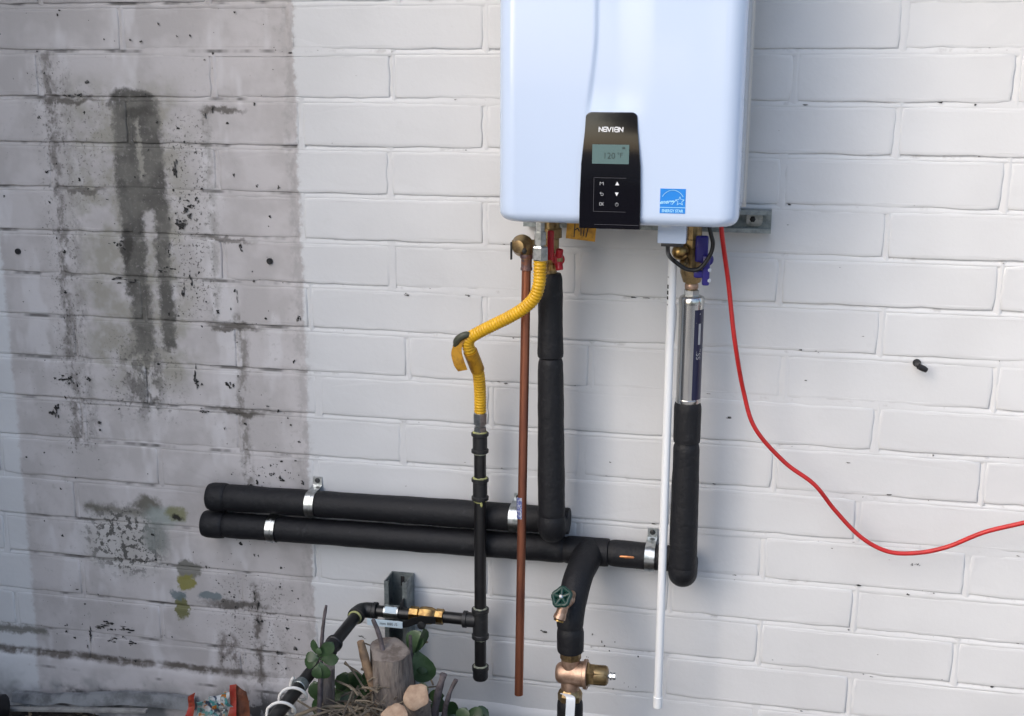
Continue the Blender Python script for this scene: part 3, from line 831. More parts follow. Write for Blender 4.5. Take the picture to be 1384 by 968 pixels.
# ================================================================== GAS LINE
flexg = thing("gas_connector", (-.55, -.13, .84), "yellow corrugated gas hose kinked where its yellow tag hangs", "gas hose")
pth = smooth_path([(-.471, -.185, 1.240), (-.471, -.185, 1.215), (-.4725, -.185, 1.185), (-.482, -.181, 1.158), (-.503, -.175, 1.135), (-.536, -.167, 1.1125), (-.572, -.160, 1.0925), (-.606, -.153, 1.073), (-.622, -.149, 1.062), (-.629, -.146, 1.050), (-.627, -.138, 1.030), (-.6215, -.122, 1.005), (-.616, -.108, .975), (-.6165, -.092, .930), (-.6185, -.0825, .878)], 10)
pth = resample(pth, .0011)
rr = [(.0127 + .0007 * math.sin(2 * math.pi * i / 6)) for i in range(len(pth))]
MB().tube(pth, rr, 18).build("hose", M_['flex'], flexg, smooth=75)
MB().lathe((-.471, -.185, 1.2330), (0, 0, 1), [(0, .0150), (.002, .0165), (.026, .0165), (.0285, .0150)], 6, rot=.3).build("nut", M_['zinc'], flexg, smooth=20)
MB().lathe((-.471, -.185, 1.2600), (0, 0, 1), [(0, .0085), (.004, .0085), (.005, .0125), (.030, .0125), (.031, .009), (.075, .009)], 6, rot=.3).build("adapter", M_['zinc'], flexg, smooth=20)
MB().lathe((-.6187, -.082, .8370), (0, 0, 1), [(0, .0125), (.001, .0150), (.0135, .0150), (.015, .0115), (.020, .0115), (.0205, .0160), (.0440, .0160), (.0460, .0135)], 6, rot=.2).build("nut", M_['zinc'], flexg, smooth=20)
# tag: wrapped round the lower bend with a loose end
tg = MB()
wrapc = smooth_path([(-.6265, -.137, 1.030), (-.622, -.124, 1.008), (-.617, -.111, .984)], 5)
tg.tube(wrapc, .0150, 18)
tgo = tg.build("tag_wrap", M_['tagyel'], flexg, smooth=50)
tp = smooth_path([(-.633, -.158, 1.060), (-.646, -.157, 1.048), (-.651, -.156, 1.030), (-.646, -.155, 1.008), (-.641, -.150, .990)], 5)
b = MB(); n0 = 0
for i, q in enumerate(tp):
    k = i / (len(tp) - 1); wv = Vector((.0115, -.003 + .005 * k, .0045 - .002 * k))
    b.v += [q - wv * (1 - .35 * max(0, k - .8) * 5), q + wv, q + wv + Vector((0, -.0008, 0)), q - wv * (1 - .35 * max(0, k - .8) * 5) + Vector((0, -.0008, 0))]
for i in range(len(tp) - 1):
    for a in range(4):
        c = (a + 1) % 4; b.f.append([i * 4 + a, i * 4 + c, i * 4 + 4 + c, i * 4 + 4 + a])
b.f += [[0, 1, 2, 3], [len(b.v) - 4, len(b.v) - 3, len(b.v) - 2, len(b.v) - 1]]
b.build("tag_end", M_['tagyel'], flexg, smooth=60)
b = MB().tube(smooth_path([(-.655, -.150, 1.040), (-.648, -.158, 1.058), (-.634, -.160, 1.068), (-.620, -.154, 1.069)], 5), [.006] * 3 + [.0075] * 10 + [.006] * 3, 10)
b.build("tag_fold", M_['tagdark'], flexg, smooth=60)

gas = thing("gas_pipe", (-.619, -.082, .25), "black iron gas pipe with tee, capped drip leg and brass ball valve", "pipe")
GX, GY, GZ = -.6192, -.082, .3965
def coupling(b, z0, z1, r_=.0182):
    return b.lathe((GX, GY, z0), (0, 0, 1), [(0, r_ - .002), (.001, r_ + .0008), (.007, r_ + .0008), (.009, r_ - .0022), (z1 - z0 - .009, r_ - .0022), (z1 - z0 - .007, r_ + .0008), (z1 - z0 - .001, r_ + .0008), (z1 - z0, r_ - .002)], 28)
coupling(MB(), .792, .838).build("coupling", M_['fitting'], gas)
coupling(MB(), .684, .734).build("coupling", M_['fitting'], gas)
for z_, mm, rr_ in ((.8385, 'dope', .0160), (.7345, 'dope', .0162), (.7905, 'greydope', .0140), (.6805, 'dope', .0137), (.4275, 'greydope', .0160), (.3525, 'greydope', .0142), (.2862, 'greydope', .0160)):
    dp = MB(); n0 = len(dp.v)
    dp.lathe((GX, GY, z_ - .0022), (0, 0, 1), [(0, rr_ - .002), (.001, rr_), (.003, rr_), (.0044, rr_ - .002)], 28)
    for q in range(len(dp.v)):
        dp.v[q] = dp.v[q] + noise.noise_vector(dp.v[q] * 160) * .0016
    dp.build("thread_sealant", M_[mm], gas)
MB().lathe((GX + .006, GY - .0128, .672), (0, 0, 1), [(0, .0015), (.004, .0032), (.008, .0025), (.011, .001)], 8).build("thread_sealant", M_['dope'], gas)
MB().lathe((GX, GY, .73), (0, 0, 1), [(0, .0133), (.066, .0133)], 28).build("nipple", M_['iron'], gas)
MB().lathe((GX, GY, .42), (0, 0, 1), [(0, .0133), (.268, .0133)], 28).build("riser", M_['iron'], gas)
tee = MB().lathe((GX, GY, .354), (0, 0, 1), [(0, .0165), (.001, .0195), (.009, .0195), (.011, .0172), (.062, .0172), (.064, .0195), (.072, .0195), (.073, .0165)], 28)
tee.lathe((GX - .010, GY, GZ), (-1, 0, 0), [(0, .0168), (.020, .0168), (.021, .0192), (.029, .0192), (.030, .0165)], 28)
tee.build("tee", M_['fitting'], gas)
MB().lathe((GX, GY, .280), (0, 0, 1), [(0, .0133), (.080, .0133)], 28).build("drip_leg", M_['iron'], gas)
MB().lathe((GX, GY, .2515), (0, 0, 1), [(0, .0105), (.002, .0155), (.005, .0172), (.024, .0172), (.025, .0190), (.034, .0190), (.0345, .0150)], 28).build("cap", M_['fitting'], gas)
MB().lathe((-.648, GY, GZ), (-1, 0, 0), [(0, .0133), (.060, .0133)], 28).build("nipple", M_['iron'], gas)
MB().lathe((-.778, GY, GZ - .001), (-1, 0, 0), [(0, .0133), (.095, .0133)], 28).build("nipple", M_['iron'], gas)
bv = MB().lathe((-.704, GY, GZ), (-1, 0, 0), [(0, .0155), (.001, .0178), (.018, .0178), (.019, .0150), (.022, .0165), (.030, .0195), (.045, .0200), (.056, .0180), (.059, .0150), (.060, .0175), (.079, .0175), (.080, .0155)], 8, rot=.39).build("ball_valve", M_['brass'], gas, smooth=20)
MB().lathe((-.7435, GY - .012, GZ - .003), (0, -1, 0), [(0, .008), (.028, .008), (.029, .0095), (.036, .0095), (.037, .006)], 12).build("stem", M_['fitting'], bv)
lv = MB().ribbon(smooth_path([(-.712, GY - .040, GZ + .010), (-.735, GY - .044, GZ + .011), (-.757, GY - .045, GZ + .007), (-.780, GY - .048, GZ - .002), (-.815, GY - .050, GZ - .004), (-.868, GY - .050, GZ - .003)], 5), (0, -1, 0), .0160, .0026)
lv.build("handle", M_['iron'], bv, smooth=40)
lab = MB().box((-.868, GY - .0545, GZ - .0115), (-.785, GY - .0528, GZ + .0050), .0006).build("handle_label", M_['label'], bv, smooth=None)
lettering("label_words", "mm 880 /5", .0095, (-.8175, GY - .0550, GZ - .0036), FX, FZ, M_['ink'], bv, sx=1.0)
elb = MB().lathe((-.862, GY, GZ - .001), (-1, 0, 0), [(0, .0165), (.001, .0195), (.009, .0195), (.011, .0175), (.016, .0175)], 28)
elb.tube(smooth_path([(-.872, GY, GZ - .001), (-.886, GY - .001, GZ - .001), (-.8965, GY - .007, GZ - .001), (-.9005, GY - .018, GZ - .001), (-.9010, GY - .032, GZ - .002)], 5), .0178, 24)
elb.lathe((-.9010, GY - .026, GZ - .002), (-.035, -1, -.02), [(0, .0172), (.001, .0198), (.010, .0198), (.011, .0165)], 28)
elb.build("elbow", M_['fitting'], gas)
od = Vector((-.040, -1, -.045)).normalized(); o0 = Vector((-.9012, GY - .030, GZ - .002))
MB().lathe(o0, od, [(0, .0133), (.62, .0133)], 28).build("outlet_pipe", M_['iron'], gas)
MB().lathe(o0 + od * .008, od, [(0, .0150), (.0035, .0165), (.006, .0140)], 28).build("thread_sealant", M_['dope'], gas)
MB().lathe(o0 + od * .128, od, [(0, .0160), (.001, .0190), (.009, .0190), (.011, .0168), (.030, .0168), (.032, .0190), (.040, .0190), (.041, .0160)], 28).build("coupling", M_['fitting'], gas)
MB().lathe(o0 + od * .300, od, [(0, .0140), (.001, .0152), (.018, .0152), (.019, .0140)], 28).build("sleeve", M_['galv'], gas)

# short strut post behind the gas line with its clamp
post = thing("strut_post", (-.8245, -.03, .16), "short upright galvanised strut holding the gas pipe above the stump", "strut post")
channel(MB(), (-.8245, -.002, .12), (-.8245, -.002, .461), (0, -1, 0), (1, 0, 0), .054, .060, .003, .0105).build("channel", M_['galv'], post, smooth=25)
MB().box((-.829, -.0062, .428), (-.820, -.0050, .452), .0005).build("slot", M_['blackplast'], post)
cl = []
for i in range(17):
    a = R(-15 + 210 * i / 16); cl.append((-.8265, GY - .0145 * math.sin(a), GZ + .0145 * math.cos(a)))
nr = [Vector((0, q[1] - GY, q[2] - GZ)).normalized() for q in cl]
MB().ribbon(cl, nr, .034, .0018, (1, 0, 0)).build("clamp", M_['zinc'], post, smooth=50)
MB().ribbon(cl[3:8], nr[3:8], .0275, .0026, (1, 0, 0)).build("clamp_label", M_['label'], post, smooth=50)
MB().box((-.806, -.088, .405), (-.803, -.060, .424), .0008).build("clamp_ear", M_['fitting'], post)

# ================================================================== RELIEF VALVE, COPPER PIPE, HOT VALVE
cop = thing("relief_pipe", (-.518, -.13, .25), "weathered copper relief pipe hanging straight down from under the heater", "pipe")
MB().tube(lerp3((-.5095, -.13, 1.216), (-.5200, -.13, .252), 14), .0095, 24).build("tube", M_['copper'], cop, smooth=40)
MB().lathe((-.5094, -.13, 1.203), (0, 0, 1), [(0, .0102), (.001, .0122), (.006, .0122), (.007, .0112), (.024, .0112), (.027, .0135), (.033, .0135), (.034, .011)], 24).build("collar", M_['solder'], cop)
b = MB()
for i in range(9):
    a = R(-70 + 140 * i / 8)
    for zz in (.668, .716): b.v.append(Vector((-.5172 + .0100 * math.sin(a), -.13 - .0100 * math.cos(a), zz)))
for i in range(8): b.f.append([i * 2, i * 2 + 2, i * 2 + 3, i * 2 + 1])
b.build("paper_label", M_['bluelab'], cop, smooth=60)
prv = thing("relief_valve", (-.515, -.13, 1.225), "dull brass relief valve above the copper pipe", "valve")
MB().lathe((-.5160, -.116, 1.2535), (-.25, -1, 0), [(0, .010), (.002, .0205), (.008, .0225), (.016, .0225), (.020, .0195), (.028, .0145), (.033, .013), (.034, .008)], 24).build("body", M_['oldbrass'], prv)
MB().lathe((-.5095, -.13, 1.2270), (0, 0, 1), [(0, .0120), (.012, .0120), (.018, .0150), (.03, .0150)], 20).build("outlet", M_['oldbrass'], prv)
MB().lathe((-.524, -.128, 1.2570), (-1, -.25, 0), [(0, .010), (.010, .010), (.011, .0075), (.016, .0075)], 12).build("spring_cap", M_['oldbrass'], prv)
MB().box((-.5405, -.145, 1.226), (-.5370, -.137, 1.262), .001).build("test_lever", M_['fitting'], prv)
MB().lathe((-.500, -.122, 1.2550), (1, .3, 0), [(0, .0105), (.028, .0105)], 16).build("inlet", M_['oldbrass'], prv)
MB().lathe((-.5085, -.156, 1.2480), (.2, -1, -.2), [(0, .0050), (.010, .0050), (.011, .003)], 6).build("bolt", M_['fitting'], prv)
hv = thing("hot_water_valve", (-.46, -.11, 1.19), "brass shut-off valve with red handles under the heater", "valve")
MB().lathe((-.4630, -.11, 1.188), (0, 0, 1), [(0, .013), (.016, .013), (.0165, .017), (.030, .017), (.031, .0150), (.050, .0170), (.080, .0170), (.082, .0225), (.100, .0225), (.101, .018), (.15, .018)], 16).build("body", M_['oldbrass'], hv)
MB().lathe((-.4580, -.130, 1.2060), (0, 0, 1), [(0, .0100), (.012, .0100), (.013, .0085), (.028, .0085)], 12).build("drain_nipple", M_['brass'], hv)
MB().box((-.4615, -.162, 1.2300), (-.4480, -.154, 1.2900), .003).build("handle", M_['red'], hv)
hb = MB()
hb.lathe((-.4520, -.126, 1.2295), (.62, -.78, 0), [(0, .0075), (.006, .0115), (.018, .0125), (.022, .0115), (.023, .009)], 20)
for s_ in (1, -1):
    hb.tube(smooth_path([(-.4430, -.138, 1.2295), (-.4400, -.143, 1.2295 + s_ * .012), (-.4385, -.145, 1.2295 + s_ * .021)], 4), [.0085] * 4 + [.0080] * 4 + [.0070], 12)
hb.build("handle", M_['red'], hv, smooth=45)
MB().lathe((-.4382, -.1440, 1.2295), (.62, -.78, 0), [(0, .0068), (.0014, .0068), (.0022, .0050), (.0034, .0046), (.004, .002)], 14).build("screw", M_['oldbrass'], hv)

# yellow tag hanging under the heater
yt = MB(); o_ = Vector((-.4255, -.152, 1.2745)); ux_ = Vector((1, .10, -.055)).normalized(); uz_ = Vector((.055, .0, 1)).normalized(); uy_ = ux_.cross(uz_)
yt.prism([(0, 0), (.0585, -.003), (.0600, .060), (.0015, .062)], o_, ux_, uz_, uy_, .0008)
yto = yt.build("warning_tag", M_['tagyel'], None, smooth=None)
tag(yto, "small yellow card tag with black writing poking out under the heater", "tag")
b = MB(); strokes(b, [[(.0165, .004), (.0165, .030)], [(.0165, .017), (.0225, .022), (.026, .016)], [(.0285, .030), (.0300, .008)], [(.0345, .007), (.0360, .030)], [(.0400, .005), (.0440, .030)]], .0021, o_ - uy_ * .0006 if uy_.y > 0 else o_ + uy_ * .0014, ux_, uz_)
b.build("writing", M_['ink'], yto, smooth=None, fixn=False)

# ================================================================== COLD VALVE, FILTER, PVC
cv = thing("cold_water_valve", (-.176, -.11, 1.165), "brass shut-off valve with blue handles above the steel filter", "valve")
MB().lathe((-.1760, -.11, 1.172), (0, 0, 1), [(0, .0125), (.0165, .0125), (.017, .0175), (.0230, .0195), (.0360, .0235), (.0450, .0235), (.046, .0165), (.060, .0180), (.085, .0180), (.087, .0215), (.103, .0215), (.104, .017), (.165, .017)], 12).build("body", M_['oldbrass'], cv, smooth=25)
MB().lathe((-.1945, -.118, 1.2520), (-.18, -1, .05), [(0, .010), (.010, .0135), (.020, .0165), (.030, .0155), (.036, .0110), (.039, .0040)], 20).build("check_knob", M_['brass'], cv, smooth=50)
MB().lathe((-.1915, -.124, 1.2350), (.1, -1, -.6), [(0, .009), (.016, .009), (.020, .006)], 12).build("drain_port", M_['oldbrass'], cv)
MB().lathe((-.1757, -.11, 1.1760), (0, 0, 1), [(0, .0128), (.0015, .0138), (.0085, .0138), (.010, .0128)], 20).build("copper_band", M_['bronze'], cv)
hb = MB().box((-.1690, -.152, 1.2350), (-.1440, -.138, 1.2870), .004)
hb.lathe((-.1570, -.120, 1.2400), (.45, -.9, 0), [(0, .011), (.022, .012), (.030, .012), (.032, .009)], 18)
hb.build("handle", M_['blue'], cv, smooth=45)
hb = MB().box((-.1535, -.160, 1.1905), (-.1390, -.150, 1.2500), .0035)
hb.box((-.170, -.158, 1.2050), (-.1500, -.149, 1.2200), .003)
hb.build("handle", M_['blue'], cv, smooth=45)
for zz in (1.2215, 1.2010):
    MB().lathe((-.1400, -.157, zz), (.8, -.6, 0), [(0, .0040), (.0018, .0040), (.0025, .0025)], 12).build("screw", M_['lever'], cv)
lp = smooth_path([(-.212, -.282, 1.290), (-.213, -.262, 1.272), (-.2155, -.215, 1.258), (-.2095, -.180, 1.2425), (-.188, -.172, 1.2262), (-.172, -.170, 1.2225), (-.156, -.170, 1.2275), (-.1395, -.169, 1.252), (-.1345, -.168, 1.274), (-.1395, -.168, 1.295), (-.150, -.168, 1.335)], 8)
kb = MB().tube(lp, .0042, 12).build("sensor_cable", M_['cable'], None, smooth=60)
tag(kb, "black cable looping down around the blue-handled valve", "cable")

fl = thing("scale_filter", (-.174, -.11, .935), "stainless steel filter canister with navy label on the cold pipe", "filter")
MB().lathe((-.1742, -.11, .9360), (0, 0, 1), [(0, .020), (.003, .0245), (.006, .0256), (.012, .0256), (.013, .0250), (.210, .0250), (.211, .0258), (.220, .0258), (.224, .0235), (.2265, .018)], 40).build("canister", M_['steel'], fl, smooth=30)
MB().lathe((-.1755, -.11, 1.1610), (0, 0, 1), [(0, .0140), (.001, .0158), (.012, .0158), (.013, .0135)], 6, rot=.25).build("hex_collar", M_['zinc'], fl, smooth=20)
def cyl_patch(name, a0, a1, z0, z1, r_, mt, par, c=(-.1742, -.11)):
    b = MB(); n = 14
    for i in range(n + 1):
        a = R(a0 + (a1 - a0) * i / n)
        for zz in (z0, z1): b.v.append(Vector((c[0] + r_ * math.sin(a), c[1] - r_ * math.cos(a), zz)))
    for i in range(n): b.f.append([i * 2, i * 2 + 2, i * 2 + 3, i * 2 + 1])
    return b.build(name, mt, par, smooth=60, fixn=False)
lb_ = cyl_patch("label", 20, 112, .9500, 1.1360, .0253, M_['navy'], fl)
def on_cyl(v, f, a_mid, zc, r_, c=(-.1742, -.11)):
    return [Vector((c[0] + r_ * math.sin(R(a_mid) + q[0] / r_), c[1] - r_ * math.cos(R(a_mid) + q[0] / r_), zc + q[1])) for q in v], f
v, f = text_mesh("SSL", .016)
v = [(-q[1], q[0]) for q in v]
vv, ff = on_cyl(v, f, 48, 1.045, .0255); MB().add(vv, ff).build("label_words", M_['greyprint'], fl, smooth=None, fixn=False)
vv, ff = on_cyl([(-.009, -.012), (.009, -.012), (0, .010), (-.003, -.012), (.003, -.012), (.003, -.055), (-.003, -.055)], [[0, 1, 2], [3, 6, 5, 4]], 48, 1.120, .0255); MB().add(vv, ff).build("label_arrow", M_['greyprint'], fl, smooth=None, fixn=False)

pvc = thing("condensate_pipe", (-.213, -.13, .26), "thin white plastic drain pipe hanging straight down beside the steel filter", "pipe")
MB().tube(lerp3((-.2140, -.13, 1.300), (-.2125, -.13, .268), 6), .0086, 24).build("tube", M_['pvc'], pvc)
MB().lathe((-.2125, -.13, .2585), (0, 0, 1), [(0, .0090), (.001, .0098), (.025, .0098), (.026, .0088)], 24).build("end_coupling", M_['pvc'], pvc)
for z0, z1 in ((1.1780, 1.1860), (1.1660, 1.1740), (1.1560, 1.1625), (1.1440, 1.1475), (1.200, 1.2025)):
    cyl_patch("print_mark", -78, -38, z0, z1, .00875, M_['ink'] if z1 < 1.19 and z0 > 1.15 else M_['greyprint'], pvc, (-.2139, -.13))

# ================================================================== REGULATOR, BIBB
rg = thing("pressure_regulator", (-.394, -.20, .29), "bronze pressure regulator with adjusting bolt below the insulated branch", "regulator")
RX, RY = -.3938, -.20
MB().lathe((RX, RY, .298), (0, 0, 1), [(0, .0195), (.016, .0195), (.03, .0198), (.09, .0200), (.112, .0195)], 28).build("body", M_['bronze'], rg)
MB().lathe((RX, RY, .388), (0, 0, 1), [(0, .020), (.001, .0225), (.018, .0225), (.019, .020)], 8, rot=.2).build("union_nut", M_['oldbrass'], rg, smooth=20)
MB().lathe((RX, RY, .2930), (0, 0, 1), [(0, .0225), (.001, .0260), (.014, .0265), (.022, .0235), (.026, .0205)], 8, rot=.2).build("union_nut", M_['oldbrass'], rg, smooth=20)
MB().lathe((-.4245, RY, .3530), (1, 0, .04), [(0, .0145), (.003, .0190), (.008, .0222), (.022, .0240), (.042, .0262), (.0585, .0272), (.060, .0312), (.0665, .0320), (.0680, .0300)], 32).build("chamber", M_['bronze'], rg, smooth=35)
MB().lathe((-.3575, RY, .3556), (1, 0, .04), [(0, .0270), (.003, .0285), (.006, .0240), (.006, .0240), (.016, .0240), (.017, .0222), (.040, .0212), (.043, .0190), (.0445, .0150)], 6, rot=.5).build("bonnet", M_['oldbrass'], rg, smooth=20)
MB().lathe((-.3415, RY, .3562), (1, 0, .04), [(0, .0215), (.022, .0213), (.0265, .0190), (.0275, .0110)], 24).build("bonnet_dome", M_['oldbrass'], rg)
MB().lathe((-.3155, RY, .3572), (1, 0, .04), [(0, .0050), (.006, .0050), (.0062, .0082), (.0100, .0082), (.0102, .0050), (.0125, .0050), (.0127, .0072), (.0180, .0072), (.0185, .005)], 6).build("bolt", M_['zinc'], rg, smooth=20)
lvr = MB().ribbon(smooth_path([(-.400, -.232, .3230), (-.3865, -.2440, .3245), (-.3845, -.2480, .3150), (-.3855, -.2480, .285), (-.3880, -.2480, .225)], 6), (0, -1, 0), .0190, .0026, (1, 0, 0))
lvr.build("shutoff_lever", M_['lever'], rg, smooth=40)
MB().box((-.3905, -.2516, .268), (-.3830, -.2507, .282)).build("lever_mark", M_['greyprint'], rg, smooth=None)
bb = thing("hose_bibb", (-.40, -.24, .50), "small brass drain tap with green wheel on the insulated branch", "tap")
MB().lathe((-.392, -.165, .5270), (-.10, -1, .08), [(0, .0095), (.050, .0095), (.051, .0135), (.064, .0135), (.066, .0110), (.082, .0120)], 16).build("body", M_['bronze'], bb, smooth=30)
sp_ = MB().tube(smooth_path([(-.4000, -.244, .5370), (-.4030, -.2500, .5290), (-.4060, -.2550, .5180), (-.4085, -.2580, .5080)], 5), [.0105] * 4 + [.0112] * 8 + [.0120] * 4, 18)
sp_.lathe((-.4078, -.2570, .5120), (-.28, -.35, -1), [(0, .0128), (.007, .0132), (.0085, .011)], 20)
sp_.build("spout", M_['bronze'], bb)
MB().lathe((-.4100, -.2600, .5030), (-.28, -.35, -1), [(0, .0105), (.0030, .0105), (.0032, .004)], 18).build("spout_rim", M_['brass'], bb)
MB().lathe((-.4010, -.2470, .5400), (-.25, -.75, .75), [(0, .0105), (.004, .0115), (.007, .0090), (.010, .0058), (.016, .0058)], 14).build("packing_nut", M_['brass'], bb)
wh = MB(); hc = Vector((-.4050, -.2590, .5530)); ha = Vector((-.30, -.70, .66)).normalized(); d_, u_, w__ = frame(ha)
ring = []
for i in range(25):
    a = 2 * math.pi * i / 24; ring.append(hc + (u_ * math.cos(a) + w__ * math.sin(a)) * (.0185 + .0018 * math.cos(5 * a)))
wh.tube(ring, .0048, 10)
for i in range(5):
    a = 2 * math.pi * i / 5; wh.tube([hc, hc + (u_ * math.cos(a) + w__ * math.sin(a)) * .0185], .0050, 8)
wh.lathe(hc - ha * .0035, ha, [(0, .0175), (.0015, .0175)], 20)
wh.lathe(hc - ha * .003, ha, [(0, .007), (.005, .007), (.006, .005)], 14)
wh.build("hand_wheel", M_['green'], bb, smooth=60)
MB().lathe(hc + ha * .003, ha, [(0, .0052), (.002, .0052), (.0042, .0030)], 8).build("screw", M_['zinc'], bb)

# ================================================================== CORD AND WHITE WIRE
cp = smooth_path([(-.1200, -.215, 1.345), (-.1170, -.20, 1.297), (-.1025, -.152, 1.199), (-.0850, -.148, 1.082), (-.0630, -.101, .965), (-.0360, -.098, .889), (.0260, -.080, .8165), (.0880, -.078, .7725), (.1340, -.062, .7140), (.1900, -.058, .6580), (.2460, -.058, .6310), (.3040, -.060, .6340), (.3610, -.064, .6540), (.4250, -.080, .6970), (.4980, -.085, .7260), (.60, -.10, .770), (.75, -.12, .840), (1.0, -.15, .93)], 9)
tag(MB().tube(cp, .0046, 12).build("extension_cord", M_['cord'], None, smooth=60), "red power cord drooping from the heater across the bare white wall", "cord")
wc = []
for i in range(61):
    k = i / 60; a = 2 * math.pi * 2.1 * k + 2.4
    c_ = o0 + od * (.300 + .115 * k); _, u_, w__ = frame(od)
    wc.append(c_ + (Vector((1, 0, 0)) * math.cos(a) * .0225 + Vector((0, -.25, 1)).normalized() * math.sin(a) * .0245) + Vector((0, 0, -.004)))
pre = [wc[0] + Vector((-.03, .06, -.13)), wc[0] + Vector((-.012, .02, -.05))]
post_ = [wc[-1] + Vector((.01, -.03, -.05)), wc[-1] + Vector((.03, -.08, -.16))]
tag(MB().tube(smooth_path(pre + wc[::3] + post_, 5), .0031, 10).build("wire_coil", M_['whitecable'], None, smooth=60), "white wire coiled loosely around the slanting black gas pipe", "wire")

# wall plugs
def plug(cx, cz, label, r_=.0072):
    t_ = thing("wall_plug", (cx, -.002, cz - r_), label, "wall plug")
    MB().lathe((cx, .004, cz), (0, -1, 0), [(0, r_), (.0080, r_), (.0088, r_ * .85), (.0084, r_ * .5)], 14).build("sleeve", M_['fitting'], t_)
    MB().lathe((cx, .002, cz), (0, -1, 0), [(0, r_ * .48), (.0075, r_ * .48)], 10).build("hole", M_['ink'], t_)
plug(-1.125, 1.182, "dark ringed wall plug beside the edge of the stained patch")
plug(-1.760, 1.183, "dark wall plug in the stained patch near the far left strip of clean paint", .0070)
an = thing("wall_anchor", (.285, -.01, 1.010), "small black bolt sticking out of the bare white wall", "bolt")
MB().lathe((.2790, .004, 1.0225), (.06, -1, -.04), [(0, .0070), (.006, .0074), (.008, .0060), (.030, .0056), (.031, .004)], 12).build("shank", M_['blackplast'], an)
MB().lathe((.2790, -.001, 1.0225), (0, -1, 0), [(0, .0082), (.0025, .0082), (.003, .006)], 14).build("collar", M_['fitting'], an)
MB().tube([(.2800, -.028, 1.0210), (.2900, -.026, 1.0165), (.2960, -.024, 1.0130)], [.0062, .0064, .0052], 10).build("bent_tip", M_['blackplast'], an)

# ================================================================== STUMP, CUT BRANCHES, PLANTS
def log(name, P, radii, label, cat, top, bark, seed, group=None, seg=26, tilt=None):
    """rough trunk with a sawn top"""
    t_ = thing(name, P[0], label, cat, group)
    path = resample(smooth_path(P, 6), .02); N = len(path)
    b = MB(); u = None
    for i in range(N):
        tt = (path[min(i + 1, N - 1)] - path[max(i - 1, 0)]).normalized()
        if u is None: _, u, _ = frame(tt)
        else: u = (u - tt * u.dot(tt)).normalized()
        w_2 = tt.cross(u); k = i / (N - 1)
        r0 = radii[0] + (radii[1] - radii[0]) * k
        for q in range(seg):
            a = 2 * math.pi * q / seg
            dr = Vector((math.cos(a) * 1.3, math.sin(a) * 1.3, path[i].z * 5 + seed))
            r_ = r0 * (1 + .16 * noise.noise(dr) + .07 * noise.noise(dr * 3.1) + .03 * math.sin(5 * a + seed))
            b.v.append(path[i] + (u * math.cos(a) + w_2 * math.sin(a)) * r_)
    for i in range(N - 1):
        for q in range(seg):
            q2 = (q + 1) % seg
            b.f.append([i * seg + q, i * seg + q2, (i + 1) * seg + q2, (i + 1) * seg + q])
    b.f.append(list(range(seg))[::-1])
    tipn = (path[-1] - path[-2]).normalized() if tilt is None else Vector(tilt).normalized()
    ringv = b.v[-seg:]
    cen = sum(ringv, Vector()) / seg
    for q in range(seg):      # saw plane
        idx = len(b.v) - seg + q
        off = (b.v[idx] - cen).dot(tipn); ax = (path[-1] - path[-2]).normalized()
        b.v[idx] = b.v[idx] - ax * (off / max(ax.dot(tipn), .3))
    ringv = [v.copy() for v in b.v[-seg:]]
    b.build("trunk", bark, t_, smooth=50)
    c = MB()
    c.v = [v - tipn * .001 for v in ringv]
    for k in (.93, .6, .3): c.v += [cen + (v - cen) * k + tipn * (.0012 + .0012 * noise.noise(v * 60 * k)) for v in ringv]
    for r_ in range(3):
        for q in range(seg):
            q2 = (q + 1) % seg; c.f.append([r_ * seg + q, r_ * seg + q2, (r_ + 1) * seg + q2, (r_ + 1) * seg + q])
    c.f.append([3 * seg + q for q in range(seg)])
    c.build("cut_face", top, t_, smooth=60)
    return t_
log("tree_stump", [(-.752, -.315, -.03), (-.757, -.31, .15), (-.760, -.30, .32), (-.763, -.30, .414)], (.046, .042), "tall grey cut stump standing in front of the strut post", "stump", M_['oldcut'], M_['bark'], 1.3, tilt=(.12, -.25, 1))
log("cut_branch", [(-.700, -.25, .02), (-.697, -.29, .20), (-.690, -.335, .305), (-.687, -.360, .351)], (.029, .026), "freshly sawn branch stub with pale orange face right of the grey stump", "branch", M_['cutwood'], M_['bark'], 4.1, tilt=(-.05, -.80, .62))
log("cut_branch", [(-.715, -.36, .0), (-.712, -.41, .20), (-.708, -.435, .30), (-.706, -.450, .352)], (.032, .028), "sawn branch stub with pale pinkish face in front of the grey stump", "branch", M_['cutwood'], M_['bark'], 7.7, tilt=(0, -.55, .83))
log("old_trunk", [(-.90, -.36, -.02), (-.893, -.352, .18), (-.888, -.348, .30), (-.884, -.345, .392)], (.034, .016), "weathered splintered trunk under the slanting black gas pipe", "trunk", M_['oldcut'], M_['bark'], 11.2, tilt=(.3, -.3, 1))
def stick(P, r0, r1, label, mt, name="dead_stick", grp=None):
    path = resample(smooth_path(P, 6), .012); N = len(path)
    b = MB().tube(path, [r0 + (r1 - r0) * i / (N - 1) + .0012 * noise.noise(path[i] * 60) for i in range(N)], 10)
    for q in range(len(b.v)): b.v[q] = b.v[q] + noise.noise_vector(b.v[q] * 70) * .0014
    o = b.build(name, mt, None, smooth=60)
    return tag(o, label, "stick", grp)
stick([(-.780, -.33, -.02), (-.781, -.325, .20), (-.786, -.322, .31), (-.806, -.32, .385), (-.819, -.32, .440)], .017, .0082, "pale tan bare stick leaning left of the grey stump", M_['stick'])
stick([(-.830, -.37, -.01), (-.812, -.36, .15), (-.790, -.345, .255), (-.783, -.34, .315)], .016, .009, "short tan forked stick at the foot of the leaning stick", M_['stick'])
